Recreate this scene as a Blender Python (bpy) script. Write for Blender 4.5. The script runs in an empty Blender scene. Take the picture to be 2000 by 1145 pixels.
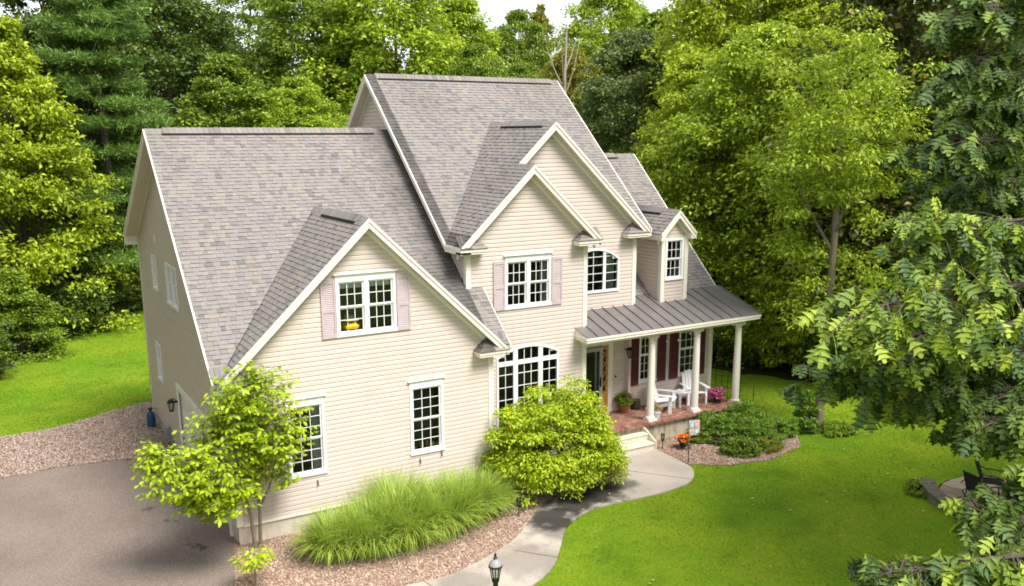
import bpy, math, random
import numpy as np
from mathutils import Vector, Matrix
R = math.radians
rnd = random.Random(7)
SC = bpy.context.scene
COL = SC.collection

# ------------------------------------------------------------------ camera
CAM = np.array([-4.247, -19.533, 9.179])
yaw, pit, rol = R(30.492), R(12.536), R(-0.203)
fw = np.array([math.sin(yaw) * math.cos(pit), math.cos(yaw) * math.cos(pit), -math.sin(pit)])
rt0 = np.array([math.cos(yaw), -math.sin(yaw), 0.0]); up0 = np.cross(rt0, fw)
rt = rt0 * math.cos(rol) + up0 * math.sin(rol); up = up0 * math.cos(rol) - rt0 * math.sin(rol)
cd = bpy.data.cameras.new('camera'); cam = bpy.data.objects.new('camera', cd); COL.objects.link(cam)
cam.matrix_world = Matrix([[rt[0], up[0], -fw[0], CAM[0]], [rt[1], up[1], -fw[1], CAM[1]], [rt[2], up[2], -fw[2], CAM[2]], [0, 0, 0, 1]])
cd.sensor_width = 36; cd.lens = 31.52; cd.shift_y = 0.0403; cd.clip_end = 2000
SC.camera = cam

# ------------------------------------------------------------------ world, sun, exposure
SUN_EL, SUN_AZ = R(57), math.atan2(0.36, -1.0)          # towards the sun: in front of the house
W = bpy.data.worlds.new('World'); SC.world = W; W.use_nodes = True
nt = W.node_tree; nt.nodes.clear()
wo = nt.nodes.new('ShaderNodeOutputWorld'); bg = nt.nodes.new('ShaderNodeBackground')
sky = nt.nodes.new('ShaderNodeTexSky'); sky.sky_type = 'NISHITA'; sky.sun_disc = False
sky.sun_elevation = SUN_EL; sky.sun_rotation = SUN_AZ
mix = nt.nodes.new('ShaderNodeMixRGB'); mix.inputs[0].default_value = 0.84
tc = nt.nodes.new('ShaderNodeTexCoord'); nz = nt.nodes.new('ShaderNodeTexNoise'); nz.inputs['Scale'].default_value = 3.0; nz.inputs['Detail'].default_value = 6
rp = nt.nodes.new('ShaderNodeValToRGB')
rp.color_ramp.elements[0].position = .3; rp.color_ramp.elements[0].color = (4.1, 4.25, 4.5, 1)
rp.color_ramp.elements[1].position = .7; rp.color_ramp.elements[1].color = (5.3, 5.3, 5.3, 1)
nt.links.new(tc.outputs['Generated'], nz.inputs['Vector']); nt.links.new(nz.outputs['Fac'], rp.inputs[0])
nt.links.new(sky.outputs[0], mix.inputs[1]); nt.links.new(rp.outputs[0], mix.inputs[2])
nt.links.new(mix.outputs[0], bg.inputs['Color']); bg.inputs['Strength'].default_value = 0.108
nt.links.new(bg.outputs[0], wo.inputs['Surface'])
ld = bpy.data.lights.new('sun', 'SUN'); ld.energy = 2.3; ld.angle = R(26); ld.color = (1, .95, .91)
sun = bpy.data.objects.new('sun', ld); COL.objects.link(sun)
sd = Vector((math.sin(SUN_AZ) * math.cos(SUN_EL), math.cos(SUN_AZ) * math.cos(SUN_EL), math.sin(SUN_EL)))
sun.rotation_euler = sd.to_track_quat('Z', 'Y').to_euler(); sun.location = (0, -40, 60)
vs = SC.view_settings; vs.view_transform = 'Standard'; vs.look = 'None'; vs.gamma = 1; vs.use_curve_mapping = False
vs.exposure = 1.55
SC.cycles.max_bounces = 6; SC.cycles.diffuse_bounces = 3; SC.cycles.glossy_bounces = 2; SC.cycles.transmission_bounces = 3
SC.cycles.transparent_max_bounces = 6; SC.cycles.use_denoising = True; SC.cycles.pixel_filter_type = 'BLACKMAN_HARRIS'; SC.cycles.filter_width = 1.75; SC.cycles.caustics_reflective = False; SC.cycles.caustics_refractive = False

# ------------------------------------------------------------------ helpers
def link(o, parent=None):
    COL.objects.link(o)
    if parent is not None: o.parent = parent
    return o
def tag(o, label=None, cat=None, group=None, kind=None):
    if label: o['label'] = label
    if cat: o['category'] = cat
    if group: o['group'] = group
    if kind: o['kind'] = kind
    return o
def thing(name, label, cat, loc=(0, 0, 0), rz=0, group=None):
    o = bpy.data.objects.new(name, None); o.empty_display_size = .1
    link(o); o.location = loc; o.rotation_euler = (0, 0, rz)
    return tag(o, label, cat, group)
def copy_tree(o, parent=None, loc=None, rz=None):
    c = o.copy(); COL.objects.link(c); c.parent = parent
    if loc is not None: c.location = loc
    if rz is not None: c.rotation_euler = (0, 0, rz)
    for ch in list(o.children):
        copy_tree(ch, c)
    return c

class MB:
    def __init__(s): s.v = []; s.f = []
    def add(s, vs, fs):
        b = len(s.v); s.v += [tuple(float(c) for c in v) for v in vs]; s.f += [tuple(b + i for i in f) for f in fs]
    def box(s, a, b):
        x0, y0, z0 = [min(a[i], b[i]) for i in range(3)]; x1, y1, z1 = [max(a[i], b[i]) for i in range(3)]
        s.add([(x0, y0, z0), (x1, y0, z0), (x1, y1, z0), (x0, y1, z0), (x0, y0, z1), (x1, y0, z1), (x1, y1, z1), (x0, y1, z1)],
              [(0, 3, 2, 1), (4, 5, 6, 7), (0, 1, 5, 4), (1, 2, 6, 5), (2, 3, 7, 6), (3, 0, 4, 7)])
    def obox(s, M, a, b):
        t = MB(); t.box(a, b); s.add([M @ Vector(v) for v in t.v], t.f)
    def prism(s, poly, d):                       # poly: 3D points (flat), d: extrusion vector
        n = len(poly); P = [Vector(p) for p in poly]; d = Vector(d)
        s.add(P + [p + d for p in P], [tuple(range(n))[::-1], tuple(range(n, 2 * n))] + [(i, (i + 1) % n, n + (i + 1) % n, n + i) for i in range(n)])
    def bar(s, p, q, w, h=None, upv=(0, 0, 1)):  # rectangular bar between two points
        h = h or w; p = Vector(p); q = Vector(q); d = (q - p).normalized(); u = Vector(upv)
        if abs(d.dot(u)) > .95: u = Vector((0, 1, 0))
        x = d.cross(u).normalized(); y = x.cross(d).normalized()
        c = [x * (w / 2) * i + y * (h / 2) * j for i, j in ((-1, -1), (1, -1), (1, 1), (-1, 1))]
        s.add([p + k for k in c] + [q + k for k in c], [(3, 2, 1, 0), (4, 5, 6, 7)] + [(i, (i + 1) % 4, 4 + (i + 1) % 4, 4 + i) for i in range(4)])
    def tube(s, pts, rs, n=8, cap=True):
        pts = [Vector(p) for p in pts]
        if not hasattr(rs, '__len__'): rs = [rs] * len(pts)
        b = len(s.v); ref = Vector((.31, .83, .46))
        for i, p in enumerate(pts):
            d = (pts[min(i + 1, len(pts) - 1)] - pts[max(i - 1, 0)]).normalized()
            x = d.cross(ref).normalized(); y = d.cross(x)
            for k in range(n):
                a = 2 * math.pi * k / n; s.v.append(tuple(p + (x * math.cos(a) + y * math.sin(a)) * rs[i]))
        for i in range(len(pts) - 1):
            for k in range(n):
                s.f.append((b + i * n + k, b + i * n + (k + 1) % n, b + (i + 1) * n + (k + 1) % n, b + (i + 1) * n + k))
        if cap:
            s.f.append(tuple(b + k for k in range(n))[::-1]); s.f.append(tuple(b + (len(pts) - 1) * n + k for k in range(n)))
    def lathe(s, prof, n=20, c=(0, 0, 0), sq=None):
        b = len(s.v)
        for r, z in prof:
            for k in range(n):
                a = 2 * math.pi * (k + .5) / n; s.v.append((c[0] + r * math.cos(a), c[1] + r * math.sin(a), c[2] + z))
        for i in range(len(prof) - 1):
            for k in range(n):
                s.f.append((b + i * n + k, b + i * n + (k + 1) % n, b + (i + 1) * n + (k + 1) % n, b + (i + 1) * n + k))
        s.f.append(tuple(b + k for k in range(n))[::-1]); s.f.append(tuple(b + (len(prof) - 1) * n + k for k in range(n)))
    def mesh(s, name, mat, smooth=False):
        me = bpy.data.meshes.new(name); me.from_pydata(s.v, [], s.f)
        if mat: me.materials.append(mat)
        if smooth:
            me.polygons.foreach_set('use_smooth', [True] * len(me.polygons))
            try: me.set_sharp_from_angle(angle=R(40))
            except Exception: pass
        me.update(); return me
    def build(s, name, mat, parent=None, smooth=False, kind=None, label=None):
        o = bpy.data.objects.new(name, s.mesh(name, mat, smooth)); link(o, parent)
        if kind: o['kind'] = kind
        if label: o['label'] = label
        return o
def obj(name, me, parent=None):
    return link(bpy.data.objects.new(name, me), parent)
def bevel(o, w=.006, seg=1):
    m = o.modifiers.new('bevel', 'BEVEL'); m.width = w; m.segments = seg; m.limit_method = 'ANGLE'
    return o

# ------------------------------------------------------------------ materials
class NT:
    def __init__(s, name):
        s.m = bpy.data.materials.new(name); s.m.use_nodes = True; s.t = s.m.node_tree
        s.b = s.t.nodes['Principled BSDF']; s.o = s.t.nodes['Material Output']
    def n(s, ty, **k):
        x = s.t.nodes.new(ty)
        for a, v in k.items():
            if a.startswith('i_'):
                key = a[2:].replace('_', ' ')
                x.inputs[int(key) if key.isdigit() else key].default_value = v
            else: setattr(x, a, v)
        return x
    def l(s, a, b): s.t.links.new(a, b)
    def coord(s, kind='Object', scale=None):
        c = s.n('ShaderNodeTexCoord').outputs[kind]
        if scale:
            mp = s.n('ShaderNodeMapping'); mp.inputs['Scale'].default_value = scale; s.l(c, mp.inputs[0]); return mp.outputs[0]
        return c
    def pos(s, scale=None):
        c = s.n('ShaderNodeNewGeometry').outputs['Position']
        if scale:
            mp = s.n('ShaderNodeMapping'); mp.inputs['Scale'].default_value = scale; s.l(c, mp.inputs[0]); return mp.outputs[0]
        return c
    def noise(s, vec, scale, detail=4, rough=.55):
        x = s.n('ShaderNodeTexNoise'); x.inputs['Scale'].default_value = scale; x.inputs['Detail'].default_value = detail; x.inputs['Roughness'].default_value = rough
        s.l(vec, x.inputs['Vector']); return x.outputs['Fac']
    def ramp(s, fac, stops, interp='LINEAR'):
        r = s.n('ShaderNodeValToRGB'); e = r.color_ramp.elements; r.color_ramp.interpolation = interp
        while len(e) < len(stops): e.new(.5)
        for el, (p, c) in zip(e, stops):
            el.position = p; el.color = (*c, 1) if hasattr(c, '__len__') else (c, c, c, 1)
        s.l(fac, r.inputs[0]); return r.outputs[0]
    def mix(s, fac, a, b, mode='MIX'):
        x = s.n('ShaderNodeMixRGB', blend_type=mode)
        for i, v in enumerate((fac, a, b)):
            if hasattr(v, 'is_output'): s.l(v, x.inputs[i])
            elif i == 0: x.inputs[0].default_value = v
            else: x.inputs[i].default_value = (*v, 1)
        return x.outputs[0]
    def math(s, op, a, b=None):
        x = s.n('ShaderNodeMath', operation=op)
        for i, v in enumerate((a, b)):
            if v is None: continue
            if hasattr(v, 'is_output'): s.l(v, x.inputs[i])
            else: x.inputs[i].default_value = v
        return x.outputs[0]
    def bump(s, h, st=.3, d=.01):
        x = s.n('ShaderNodeBump'); x.inputs['Strength'].default_value = st; x.inputs['Distance'].default_value = d
        s.l(h, x.inputs['Height']); s.l(x.outputs[0], s.b.inputs['Normal'])
    def col(s, c):
        if hasattr(c, 'is_output'): s.l(c, s.b.inputs['Base Color'])
        else: s.b.inputs['Base Color'].default_value = (*c, 1)
    def set(s, rough=.6, spec=.3, metal=0):
        s.b.inputs['Roughness'].default_value = rough; s.b.inputs['Specular IOR Level'].default_value = spec; s.b.inputs['Metallic'].default_value = metal
        return s.m
    def island(s):
        return s.n('ShaderNodeNewGeometry').outputs['Random Per Island']
    def orand(s):
        return s.n('ShaderNodeObjectInfo').outputs['Random']

def plain(name, c, rough=.55, spec=.3, var=.12, scale=6, metal=0, bump=0):
    m = NT(name); p = m.pos(); f = m.noise(p, scale, 5)
    m.col(m.ramp(f, [(.25, tuple(x * (1 - var) for x in c)), (.75, tuple(min(1, x * (1 + var)) for x in c))]))
    if bump: m.bump(m.noise(p, scale * 12, 3), bump, .004)
    return m.set(rough, spec, metal)

def mk_siding():
    m = NT('vinyl_siding'); p = m.pos((.5, .5, 3)); f = m.noise(p, 2.2, 6)
    base = m.ramp(f, [(.2, (.57, .476, .41)), (.8, (.645, .55, .48))])
    dirt = m.noise(m.pos((1.5, 1.5, .25)), 1.3, 5)
    m.col(m.mix(m.ramp(dirt, [(.55, 0), (.8, .3)]), base, (.40, .34, .25)))
    return m.set(.5, .3)
def mk_shingle():
    m = NT('asphalt_shingle')
    r = m.math('FRACT', m.math('ADD', m.island(), m.orand()))
    c = m.ramp(r, [(0, (.150, .138, .130)), (.14, (.192, .178, .167)), (.34, (.224, .206, .191)), (.52, (.206, .192, .181)), (.66, (.242, .215, .188)), (.8, (.216, .202, .189)), (.92, (.262, .222, .183)), (1, (.165, .156, .15))])
    p = m.pos(); g = m.noise(p, 70, 3, .7)
    c = m.mix(.75, c, m.ramp(g, [(.3, .62), (.7, 1.35)]), 'MULTIPLY')
    st = m.noise(m.pos((.5, .35, .35)), .9, 5)
    c = m.mix(m.ramp(st, [(.5, 0), (.78, .4)]), c, (.11, .10, .09))
    # garage roof darkens towards the tall block, edge broken by noise
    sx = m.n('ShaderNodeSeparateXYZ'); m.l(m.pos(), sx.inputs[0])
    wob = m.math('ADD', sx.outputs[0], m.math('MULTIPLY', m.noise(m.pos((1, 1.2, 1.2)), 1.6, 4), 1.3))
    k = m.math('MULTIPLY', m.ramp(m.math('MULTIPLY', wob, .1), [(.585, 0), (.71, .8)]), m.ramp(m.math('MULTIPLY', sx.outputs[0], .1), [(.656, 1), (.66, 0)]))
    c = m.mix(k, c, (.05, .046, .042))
    m.col(c); m.bump(g, .4, .004)
    return m.set(.9, .15)
def mk_ground(name, stops, scale, bump=.5, extra=None, dist=.02):
    m = NT(name); p = m.pos(); f = m.noise(p, scale, 8, .65); c = m.ramp(f, stops)
    if extra:
        for sc, lo, hi, amt, colr in extra:
            c = m.mix(m.math('MULTIPLY', m.ramp(m.noise(p, sc, 5), [(lo, 0), (hi, 1)]), amt), c, colr)
    m.col(c); m.bump(m.noise(p, scale * 2, 6, .7), bump, dist)
    return m.set(.9, .15)
def mk_leaf(name, lo, mid, hi, trans=.3, gloss=.45, odd=None, hue=.12):
    m = NT(name); i = m.math('FRACT', m.math('ADD', m.island(), m.orand()))
    st = [(0, lo), (.45, mid), (1, hi)]
    if odd: st = [(0, lo), (.45, mid), (.9, hi), (.95, odd)]
    c = m.ramp(i, st)
    big = m.noise(m.pos(), .35, 3)
    c = m.mix(m.ramp(big, [(.35, 0), (.65, hue * 3)]), c, hi)
    m.col(c); m.set(gloss, .35)
    tr = m.n('ShaderNodeBsdfTranslucent'); ms = m.n('ShaderNodeMixShader'); ms.inputs[0].default_value = trans
    m.l(m.mix(.4, c, tuple(min(1, x * 1.5) for x in hi)), tr.inputs[0])
    m.l(m.b.outputs[0], ms.inputs[1]); m.l(tr.outputs[0], ms.inputs[2]); m.l(ms.outputs[0], m.o.inputs[0])
    return m.m
def mk_glass():
    m = NT('window_glass'); t = m.n('ShaderNodeBsdfTransparent'); t.inputs[0].default_value = (.86, .9, .87, 1)
    g = m.n('ShaderNodeBsdfGlossy'); g.inputs['Roughness'].default_value = .02
    f = m.n('ShaderNodeFresnel'); f.inputs[0].default_value = 1.52
    ms = m.n('ShaderNodeMixShader'); m.l(f.outputs[0], ms.inputs[0]); m.l(t.outputs[0], ms.inputs[1]); m.l(g.outputs[0], ms.inputs[2]); m.l(ms.outputs[0], m.o.inputs[0])
    return m.m
def mk_bark(name, a, b):
    m = NT(name); p = m.pos((6, 6, 1)); f = m.noise(p, 3, 6, .7); m.col(m.ramp(f, [(.3, a), (.7, b)])); m.bump(f, .7, .03)
    return m.set(.9, .1)
def mk_asphalt():
    m = NT('driveway_asphalt'); p = m.pos()
    g = m.noise(p, 26, 5, .85); b = m.noise(p, .5, 5)
    c = m.mix(.85, m.ramp(b, [(.3, (.175, .138, .116)), (.7, (.225, .183, .156))]), m.ramp(g, [(.34, .5), (.52, .95), (.68, 1.9)]), 'MULTIPLY')
    d = m.noise(m.pos((1, 1, 1)), 1.1, 5)
    sx = m.n('ShaderNodeSeparateXYZ'); m.l(p, sx.inputs[0])
    near = m.ramp(m.math('ADD', m.math('MULTIPLY', sx.outputs[0], .25), 1.0), [(.45, 0), (.8, 1)])
    c = m.mix(m.math('MULTIPLY', m.ramp(d, [(.60, 0), (.64, .8)]), near), c, (.025, .022, .021))
    m.col(c); m.bump(g, .5, .008); return m.set(.85, .25)
def mk_path():
    m = NT('aggregate_concrete'); p = m.pos()
    g = m.noise(p, 30, 5, .85); b = m.noise(p, .8, 6)
    c = m.mix(.8, m.ramp(b, [(.3, (.36, .31, .255)), (.7, (.47, .415, .35))]), m.ramp(g, [(.3, .6), (.7, 1.4)]), 'MULTIPLY')
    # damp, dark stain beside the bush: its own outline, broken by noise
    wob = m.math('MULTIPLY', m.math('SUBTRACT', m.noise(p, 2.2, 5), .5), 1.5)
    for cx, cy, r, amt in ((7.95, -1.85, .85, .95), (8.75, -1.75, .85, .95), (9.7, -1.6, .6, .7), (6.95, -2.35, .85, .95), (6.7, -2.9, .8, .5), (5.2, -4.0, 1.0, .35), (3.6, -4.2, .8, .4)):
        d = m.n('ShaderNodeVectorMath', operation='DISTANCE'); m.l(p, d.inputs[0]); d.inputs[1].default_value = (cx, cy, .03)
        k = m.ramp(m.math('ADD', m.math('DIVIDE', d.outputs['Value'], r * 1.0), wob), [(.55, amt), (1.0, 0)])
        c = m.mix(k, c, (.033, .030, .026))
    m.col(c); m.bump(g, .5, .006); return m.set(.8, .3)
def mk_foundation(name, a, b, stain):
    m = NT(name); p = m.pos((1, 1, .22)); v = m.noise(p, 4.5, 6, .7)
    c = m.ramp(m.noise(m.pos(), 3, 5), [(.3, a), (.7, b)])
    c = m.mix(m.ramp(v, [(.48, 0), (.66, stain)]), c, (.10, .085, .05))
    m.col(c); m.bump(m.noise(m.pos(), 18, 4), .4, .01); return m.set(.9, .15)

M = {}
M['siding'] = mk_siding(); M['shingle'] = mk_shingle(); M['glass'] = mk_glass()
M['trim'] = plain('cream_trim', (.78, .73, .63), .5, .35, .05, 4)
M['white'] = plain('white_vinyl', (.83, .82, .80), .4, .4, .03, 4)
M['soffit'] = plain('soffit', (.62, .55, .45), .6, .3, .05, 4)
M['mauve'] = plain('faded_mauve_paint', (.49, .405, .405), .6, .3, .10, 5)
M['maroon'] = plain('maroon_paint', (.115, .028, .034), .5, .35, .14, 5)
M['vent'] = plain('ridge_vent_black', (.022, .021, .02), .7, .2, .2, 8)
M['metal_roof'] = plain('standing_seam_metal', (.155, .143, .134), .42, .5, .14, 2.2, .15)
M['interior'] = plain('room_wall', (.10, .11, .085), .9, .1, .3, 1.2)
M['blind'] = plain('white_blind', (.70, .70, .66), .7, .2, .05, 6)
M['curtain'] = plain('grey_curtain', (.40, .42, .42), .9, .1, .2, 5)
M['brown_room'] = plain('brown_room_wood', (.20, .10, .035), .7, .2, .3, 3)
M['yellow'] = plain('yellow_fabric', (.65, .36, .02), .8, .2, .3, 6)
M['black'] = plain('black_metal', (.014, .013, .013), .45, .4, .2, 9)
M['darkpot'] = plain('charcoal_pot', (.035, .034, .034), .5, .4, .2, 8)
M['terracotta'] = plain('terracotta', (.30, .12, .05), .8, .2, .2, 8)
M['greypot'] = plain('pale_pot', (.58, .60, .63), .5, .4, .06, 8)
M['soil'] = plain('potting_soil', (.03, .02, .014), .95, .1, .4, 20, 0, .5)
M['whitepaint'] = plain('white_furniture_paint', (.82, .82, .81), .5, .35, .04, 6)
M['steps'] = plain('cream_step_paint', (.66, .60, .47), .6, .3, .1, 5)
M['doorwood'] = plain('honey_wood', (.50, .23, .05), .45, .4, .25, 9)
M['bluetank'] = plain('blue_enamel', (.01, .06, .17), .35, .5, .15, 6)
M['grey'] = plain('grey_metal', (.28, .28, .28), .5, .4, .1, 8)
M['foundation'] = mk_foundation('garage_concrete', (.50, .44, .35), (.60, .54, .44), .25)
M['porchfound'] = mk_foundation('porch_concrete', (.44, .38, .26), (.56, .50, .38), .85)
M['glassclear'] = M['glass']
def mk_brick():
    m = NT('porch_brick'); r = m.math('FRACT', m.math('ADD', m.island(), m.orand()))
    c = m.ramp(r, [(0, (.20, .095, .065)), (.4, (.27, .13, .09)), (.75, (.33, .17, .12)), (1, (.38, .225, .17))])
    c = m.mix(.5, c, m.ramp(m.noise(m.pos(), 30, 4), [(.3, .6), (.7, 1.3)]), 'MULTIPLY'); m.col(c); return m.set(.8, .25)
M['brick'] = mk_brick()
M['mortar'] = plain('mortar', (.25, .17, .13), .9, .1, .2, 12)
def mk_stone():
    m = NT('flagstone'); r = m.orand(); c = m.ramp(r, [(0, (.25, .19, .14)), (.5, (.32, .24, .17)), (1, (.36, .29, .22))])
    c = m.mix(.5, c, m.ramp(m.noise(m.pos(), 12, 5), [(.3, .7), (.7, 1.25)]), 'MULTIPLY'); m.col(c); m.bump(m.noise(m.pos(), 20, 4), .4, .01); return m.set(.85, .2)
M['stone'] = mk_stone()
M['lawn'] = mk_ground('lawn_turf', [(.25, (.055, .13, .004)), (.5, (.10, .20, .005)), (.75, (.165, .285, .009))], 16, .6,
                      [(.28, .42, .62, .6, (.21, .27, .010)), (.8, .5, .72, .65, (.055, .115, .003)), (3.5, .5, .7, .3, (.22, .28, .02)), (90, .55, .75, .5, (.28, .36, .02))])
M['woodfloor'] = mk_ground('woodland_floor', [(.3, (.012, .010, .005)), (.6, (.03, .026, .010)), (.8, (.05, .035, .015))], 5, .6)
M['gravel'] = mk_ground('pink_gravel', [(.3, (.19, .13, .095)), (.5, (.30, .215, .165)), (.7, (.44, .335, .27))], 30, .6, [(.6, .5, .8, .3, (.22, .17, .12))])
M['mulch'] = mk_ground('bark_mulch', [(.3, (.25, .155, .105)), (.5, (.37, .25, .18)), (.72, (.48, .35, .27))], 24, .8)
def mk_chip():
    m = NT('mulch_chip'); c = m.ramp(m.island(), [(0, (.24, .145, .095)), (.4, (.37, .25, .185)), (.75, (.47, .345, .265)), (1, (.60, .48, .39))]); m.col(c); return m.set(.9, .15)
M['chip'] = mk_chip()
M['asphalt'] = mk_asphalt(); M['path'] = mk_path()
M['bark'] = mk_bark('grey_bark', (.05, .04, .03), (.14, .115, .09))
M['bark_pale'] = mk_bark('pale_bark', (.14, .115, .08), (.27, .225, .165))
M['dead'] = mk_bark('bleached_wood', (.30, .25, .19), (.48, .42, .33))
# leaves
M['lf_yellow'] = mk_leaf('leaf_yellow_green', (.05, .10, .005), (.21, .31, .010), (.48, .56, .025), .28)
M['lf_bright'] = mk_leaf('leaf_bright_green', (.045, .10, .006), (.20, .32, .014), (.46, .57, .035), .28)
M['lf_mid'] = mk_leaf('leaf_mid_green', (.03, .065, .006), (.115, .195, .012), (.27, .37, .025), .25)
M['lf_dark'] = mk_leaf('leaf_dark_green', (.02, .045, .007), (.06, .11, .013), (.15, .225, .025), .2)
M['lf_olive'] = mk_leaf('leaf_olive', (.022, .036, .006), (.062, .085, .012), (.15, .185, .022), .2, .4, (.22, .13, .03))
M['lf_grey'] = mk_leaf('leaf_grey_green', (.04, .07, .018), (.09, .135, .032), (.18, .24, .055), .2, .4)
M['lf_autumn'] = mk_leaf('leaf_turning', (.07, .10, .012), (.17, .205, .016), (.33, .33, .025), .3, .45, (.42, .20, .02))
M['lf_pine'] = mk_leaf('pine_needle', (.04, .10, .015), (.10, .195, .028), (.21, .34, .05), .15)
M['lf_bush'] = mk_leaf('bush_leaf', (.11, .22, .006), (.29, .44, .010), (.50, .60, .02), .28, .45, (.42, .24, .03))
M['lf_small'] = mk_leaf('ornamental_leaf', (.12, .22, .006), (.29, .42, .010), (.48, .57, .022), .3, .4)
M['lf_oak'] = mk_leaf('oak_leaf', (.018, .05, .016), (.045, .10, .022), (.15, .23, .026), .28, .55)
M['lf_oak_pale'] = mk_leaf('oak_leaf_pale', (.05, .11, .020), (.15, .25, .028), (.36, .45, .036), .3, .55)  # yellowish young leaves; the boughs' sunlit band is also put into this colour
M['lf_shrub'] = mk_leaf('shrub_leaf', (.03, .085, .008), (.10, .215, .014), (.24, .38, .03), .22)
M['blade'] = mk_leaf('grass_blade', (.11, .20, .015), (.24, .37, .035), (.42, .54, .09), .3, .45, (.36, .33, .12))
M['turf'] = mk_leaf('turf_blade', (.055, .13, .004), (.11, .21, .006), (.20, .31, .012), .3, .6)
M['pink'] = mk_leaf('pink_petal', (.35, .03, .12), (.50, .07, .20), (.62, .20, .32), .2)
M['orange'] = mk_leaf('orange_petal', (.65, .06, .01), (.75, .16, .01), (.80, .30, .02), .2, .5, (.5, .02, .25))
M['dry'] = mk_leaf('dried_leaf', (.20, .13, .03), (.34, .24, .06), (.46, .36, .12), .2)
# ------------------------------------------------------------------ polygon clipping
def clip(poly, a, b, c):                        # keep a*u + b*v <= c
    out = []; n = len(poly)
    for i in range(n):
        p, q = poly[i], poly[(i + 1) % n]
        dp, dq = a * p[0] + b * p[1] - c, a * q[0] + b * q[1] - c
        if dp <= 0: out.append(p)
        if (dp < 0 < dq) or (dq < 0 < dp):
            t = dp / (dp - dq); out.append((p[0] + t * (q[0] - p[0]), p[1] + t * (q[1] - p[1])))
    return out
def area(p):
    return .5 * abs(sum(p[i][0] * p[(i + 1) % len(p)][1] - p[(i + 1) % len(p)][0] * p[i][1] for i in range(len(p)))) if len(p) > 2 else 0
def subtract(poly, rect):                       # convex polygon minus axis-aligned rect -> [left, middle..., right]
    u0, u1, z0, z1 = rect
    L = clip(poly, 1, 0, u0); Rr = clip(poly, -1, 0, -u1)
    mid = clip(clip(poly, -1, 0, -u0), 1, 0, u1)
    return [x for x in (L, clip(mid, 0, 1, z0), clip(mid, 0, -1, -z1), Rr) if area(x) > 1e-5]
def inter(poly, conv):                          # convex poly clipped by convex polygon
    s = sum(conv[i][0] * conv[(i + 1) % len(conv)][1] - conv[(i + 1) % len(conv)][0] * conv[i][1] for i in range(len(conv)))
    if s < 0: conv = conv[::-1]
    for i in range(len(conv)):
        (x0, y0), (x1, y1) = conv[i], conv[(i + 1) % len(conv)]
        ex, ey = x1 - x0, y1 - y0
        poly = clip(poly, ey, -ex, ey * x0 - ex * y0)
        if len(poly) < 3: return []
    return poly
def front(c): return lambda u, o, z: (u, c - o, z)
def left(c): return lambda u, o, z: (c - o, u, z)
def right(c): return lambda u, o, z: (c + o, u, z)

HOUSE = thing('house', 'large beige two storey house with grey shingle gables and a columned brick porch', 'house')
EXPO = .113
def wall(mapf, polys, holes=(), z0=0, label=None, mat=None):
    """a wall part: sheathing behind, one clapboard child for every course"""
    sh = MB()
    for P in polys:
        parts = [P]
        for h in holes: parts = [x for q in parts for x in subtract(q, h)]
        for q in parts:
            sh.prism([mapf(u, -.006, z) for u, z in q], Vector(mapf(0, -.06, 0)) - Vector(mapf(0, -.006, 0)))
    w = sh.build('wall', mat or M['siding'], HOUSE, label=label)
    zmax = max(z for P in polys for u, z in P); zmin = min(z for P in polys for u, z in P)
    k = int((zmin - z0) / EXPO)
    while z0 + k * EXPO < zmax:
        a, b = z0 + k * EXPO, z0 + (k + 1) * EXPO; k += 1
        groups = []
        for P in polys:
            s = clip(clip(P, 0, -1, -a - .017), 0, 1, b + .004)
            if area(s) < 1e-4: continue
            parts = [s]
            for h in holes: parts = [x for q in parts for x in subtract(q, h)]
            groups += [q for q in parts if area(q) > 2e-4]
        # pieces that touch make one board
        boards = []
        for q in sorted(groups, key=lambda q: min(p[0] for p in q)):
            lo, hi = min(p[0] for p in q), max(p[0] for p in q)
            if boards and lo <= boards[-1][0] + .02: boards[-1][0] = max(hi, boards[-1][0]); boards[-1][1].append(q)
            else: boards.append([hi, [q]])
        for hi, qs in boards:
            mb = MB()
            # dutch-lap profile: flat lower face, top curving in behind the board above
            prof = ((a + .017, .015), (b - .020, .012), (b + .004, -.002))
            for q in qs:
                for (za, oa), (zb, ob) in zip(prof[:-1], prof[1:]):
                    qq = clip(clip(q, 0, -1, -za), 0, 1, zb)
                    if area(qq) < 1e-5: continue
                    off = lambda z: oa + (ob - oa) * (z - za) / (zb - za)
                    n = len(qq); mb.add([mapf(u, off(z), z) for u, z in qq], [tuple(range(n))])
                    if za == prof[0][0]:
                        lo = [(u, z) for u, z in qq if z < za + 1e-4]
                        if len(lo) > 1: (u0, _), (u1, _) = min(lo), max(lo); mb.add([mapf(u0, .015, za), mapf(u1, .015, za), mapf(u1, -.004, za), mapf(u0, -.004, za)], [(0, 1, 2, 3)])
            mb.build('clapboard', mat or M['siding'], w)
    return w

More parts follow.
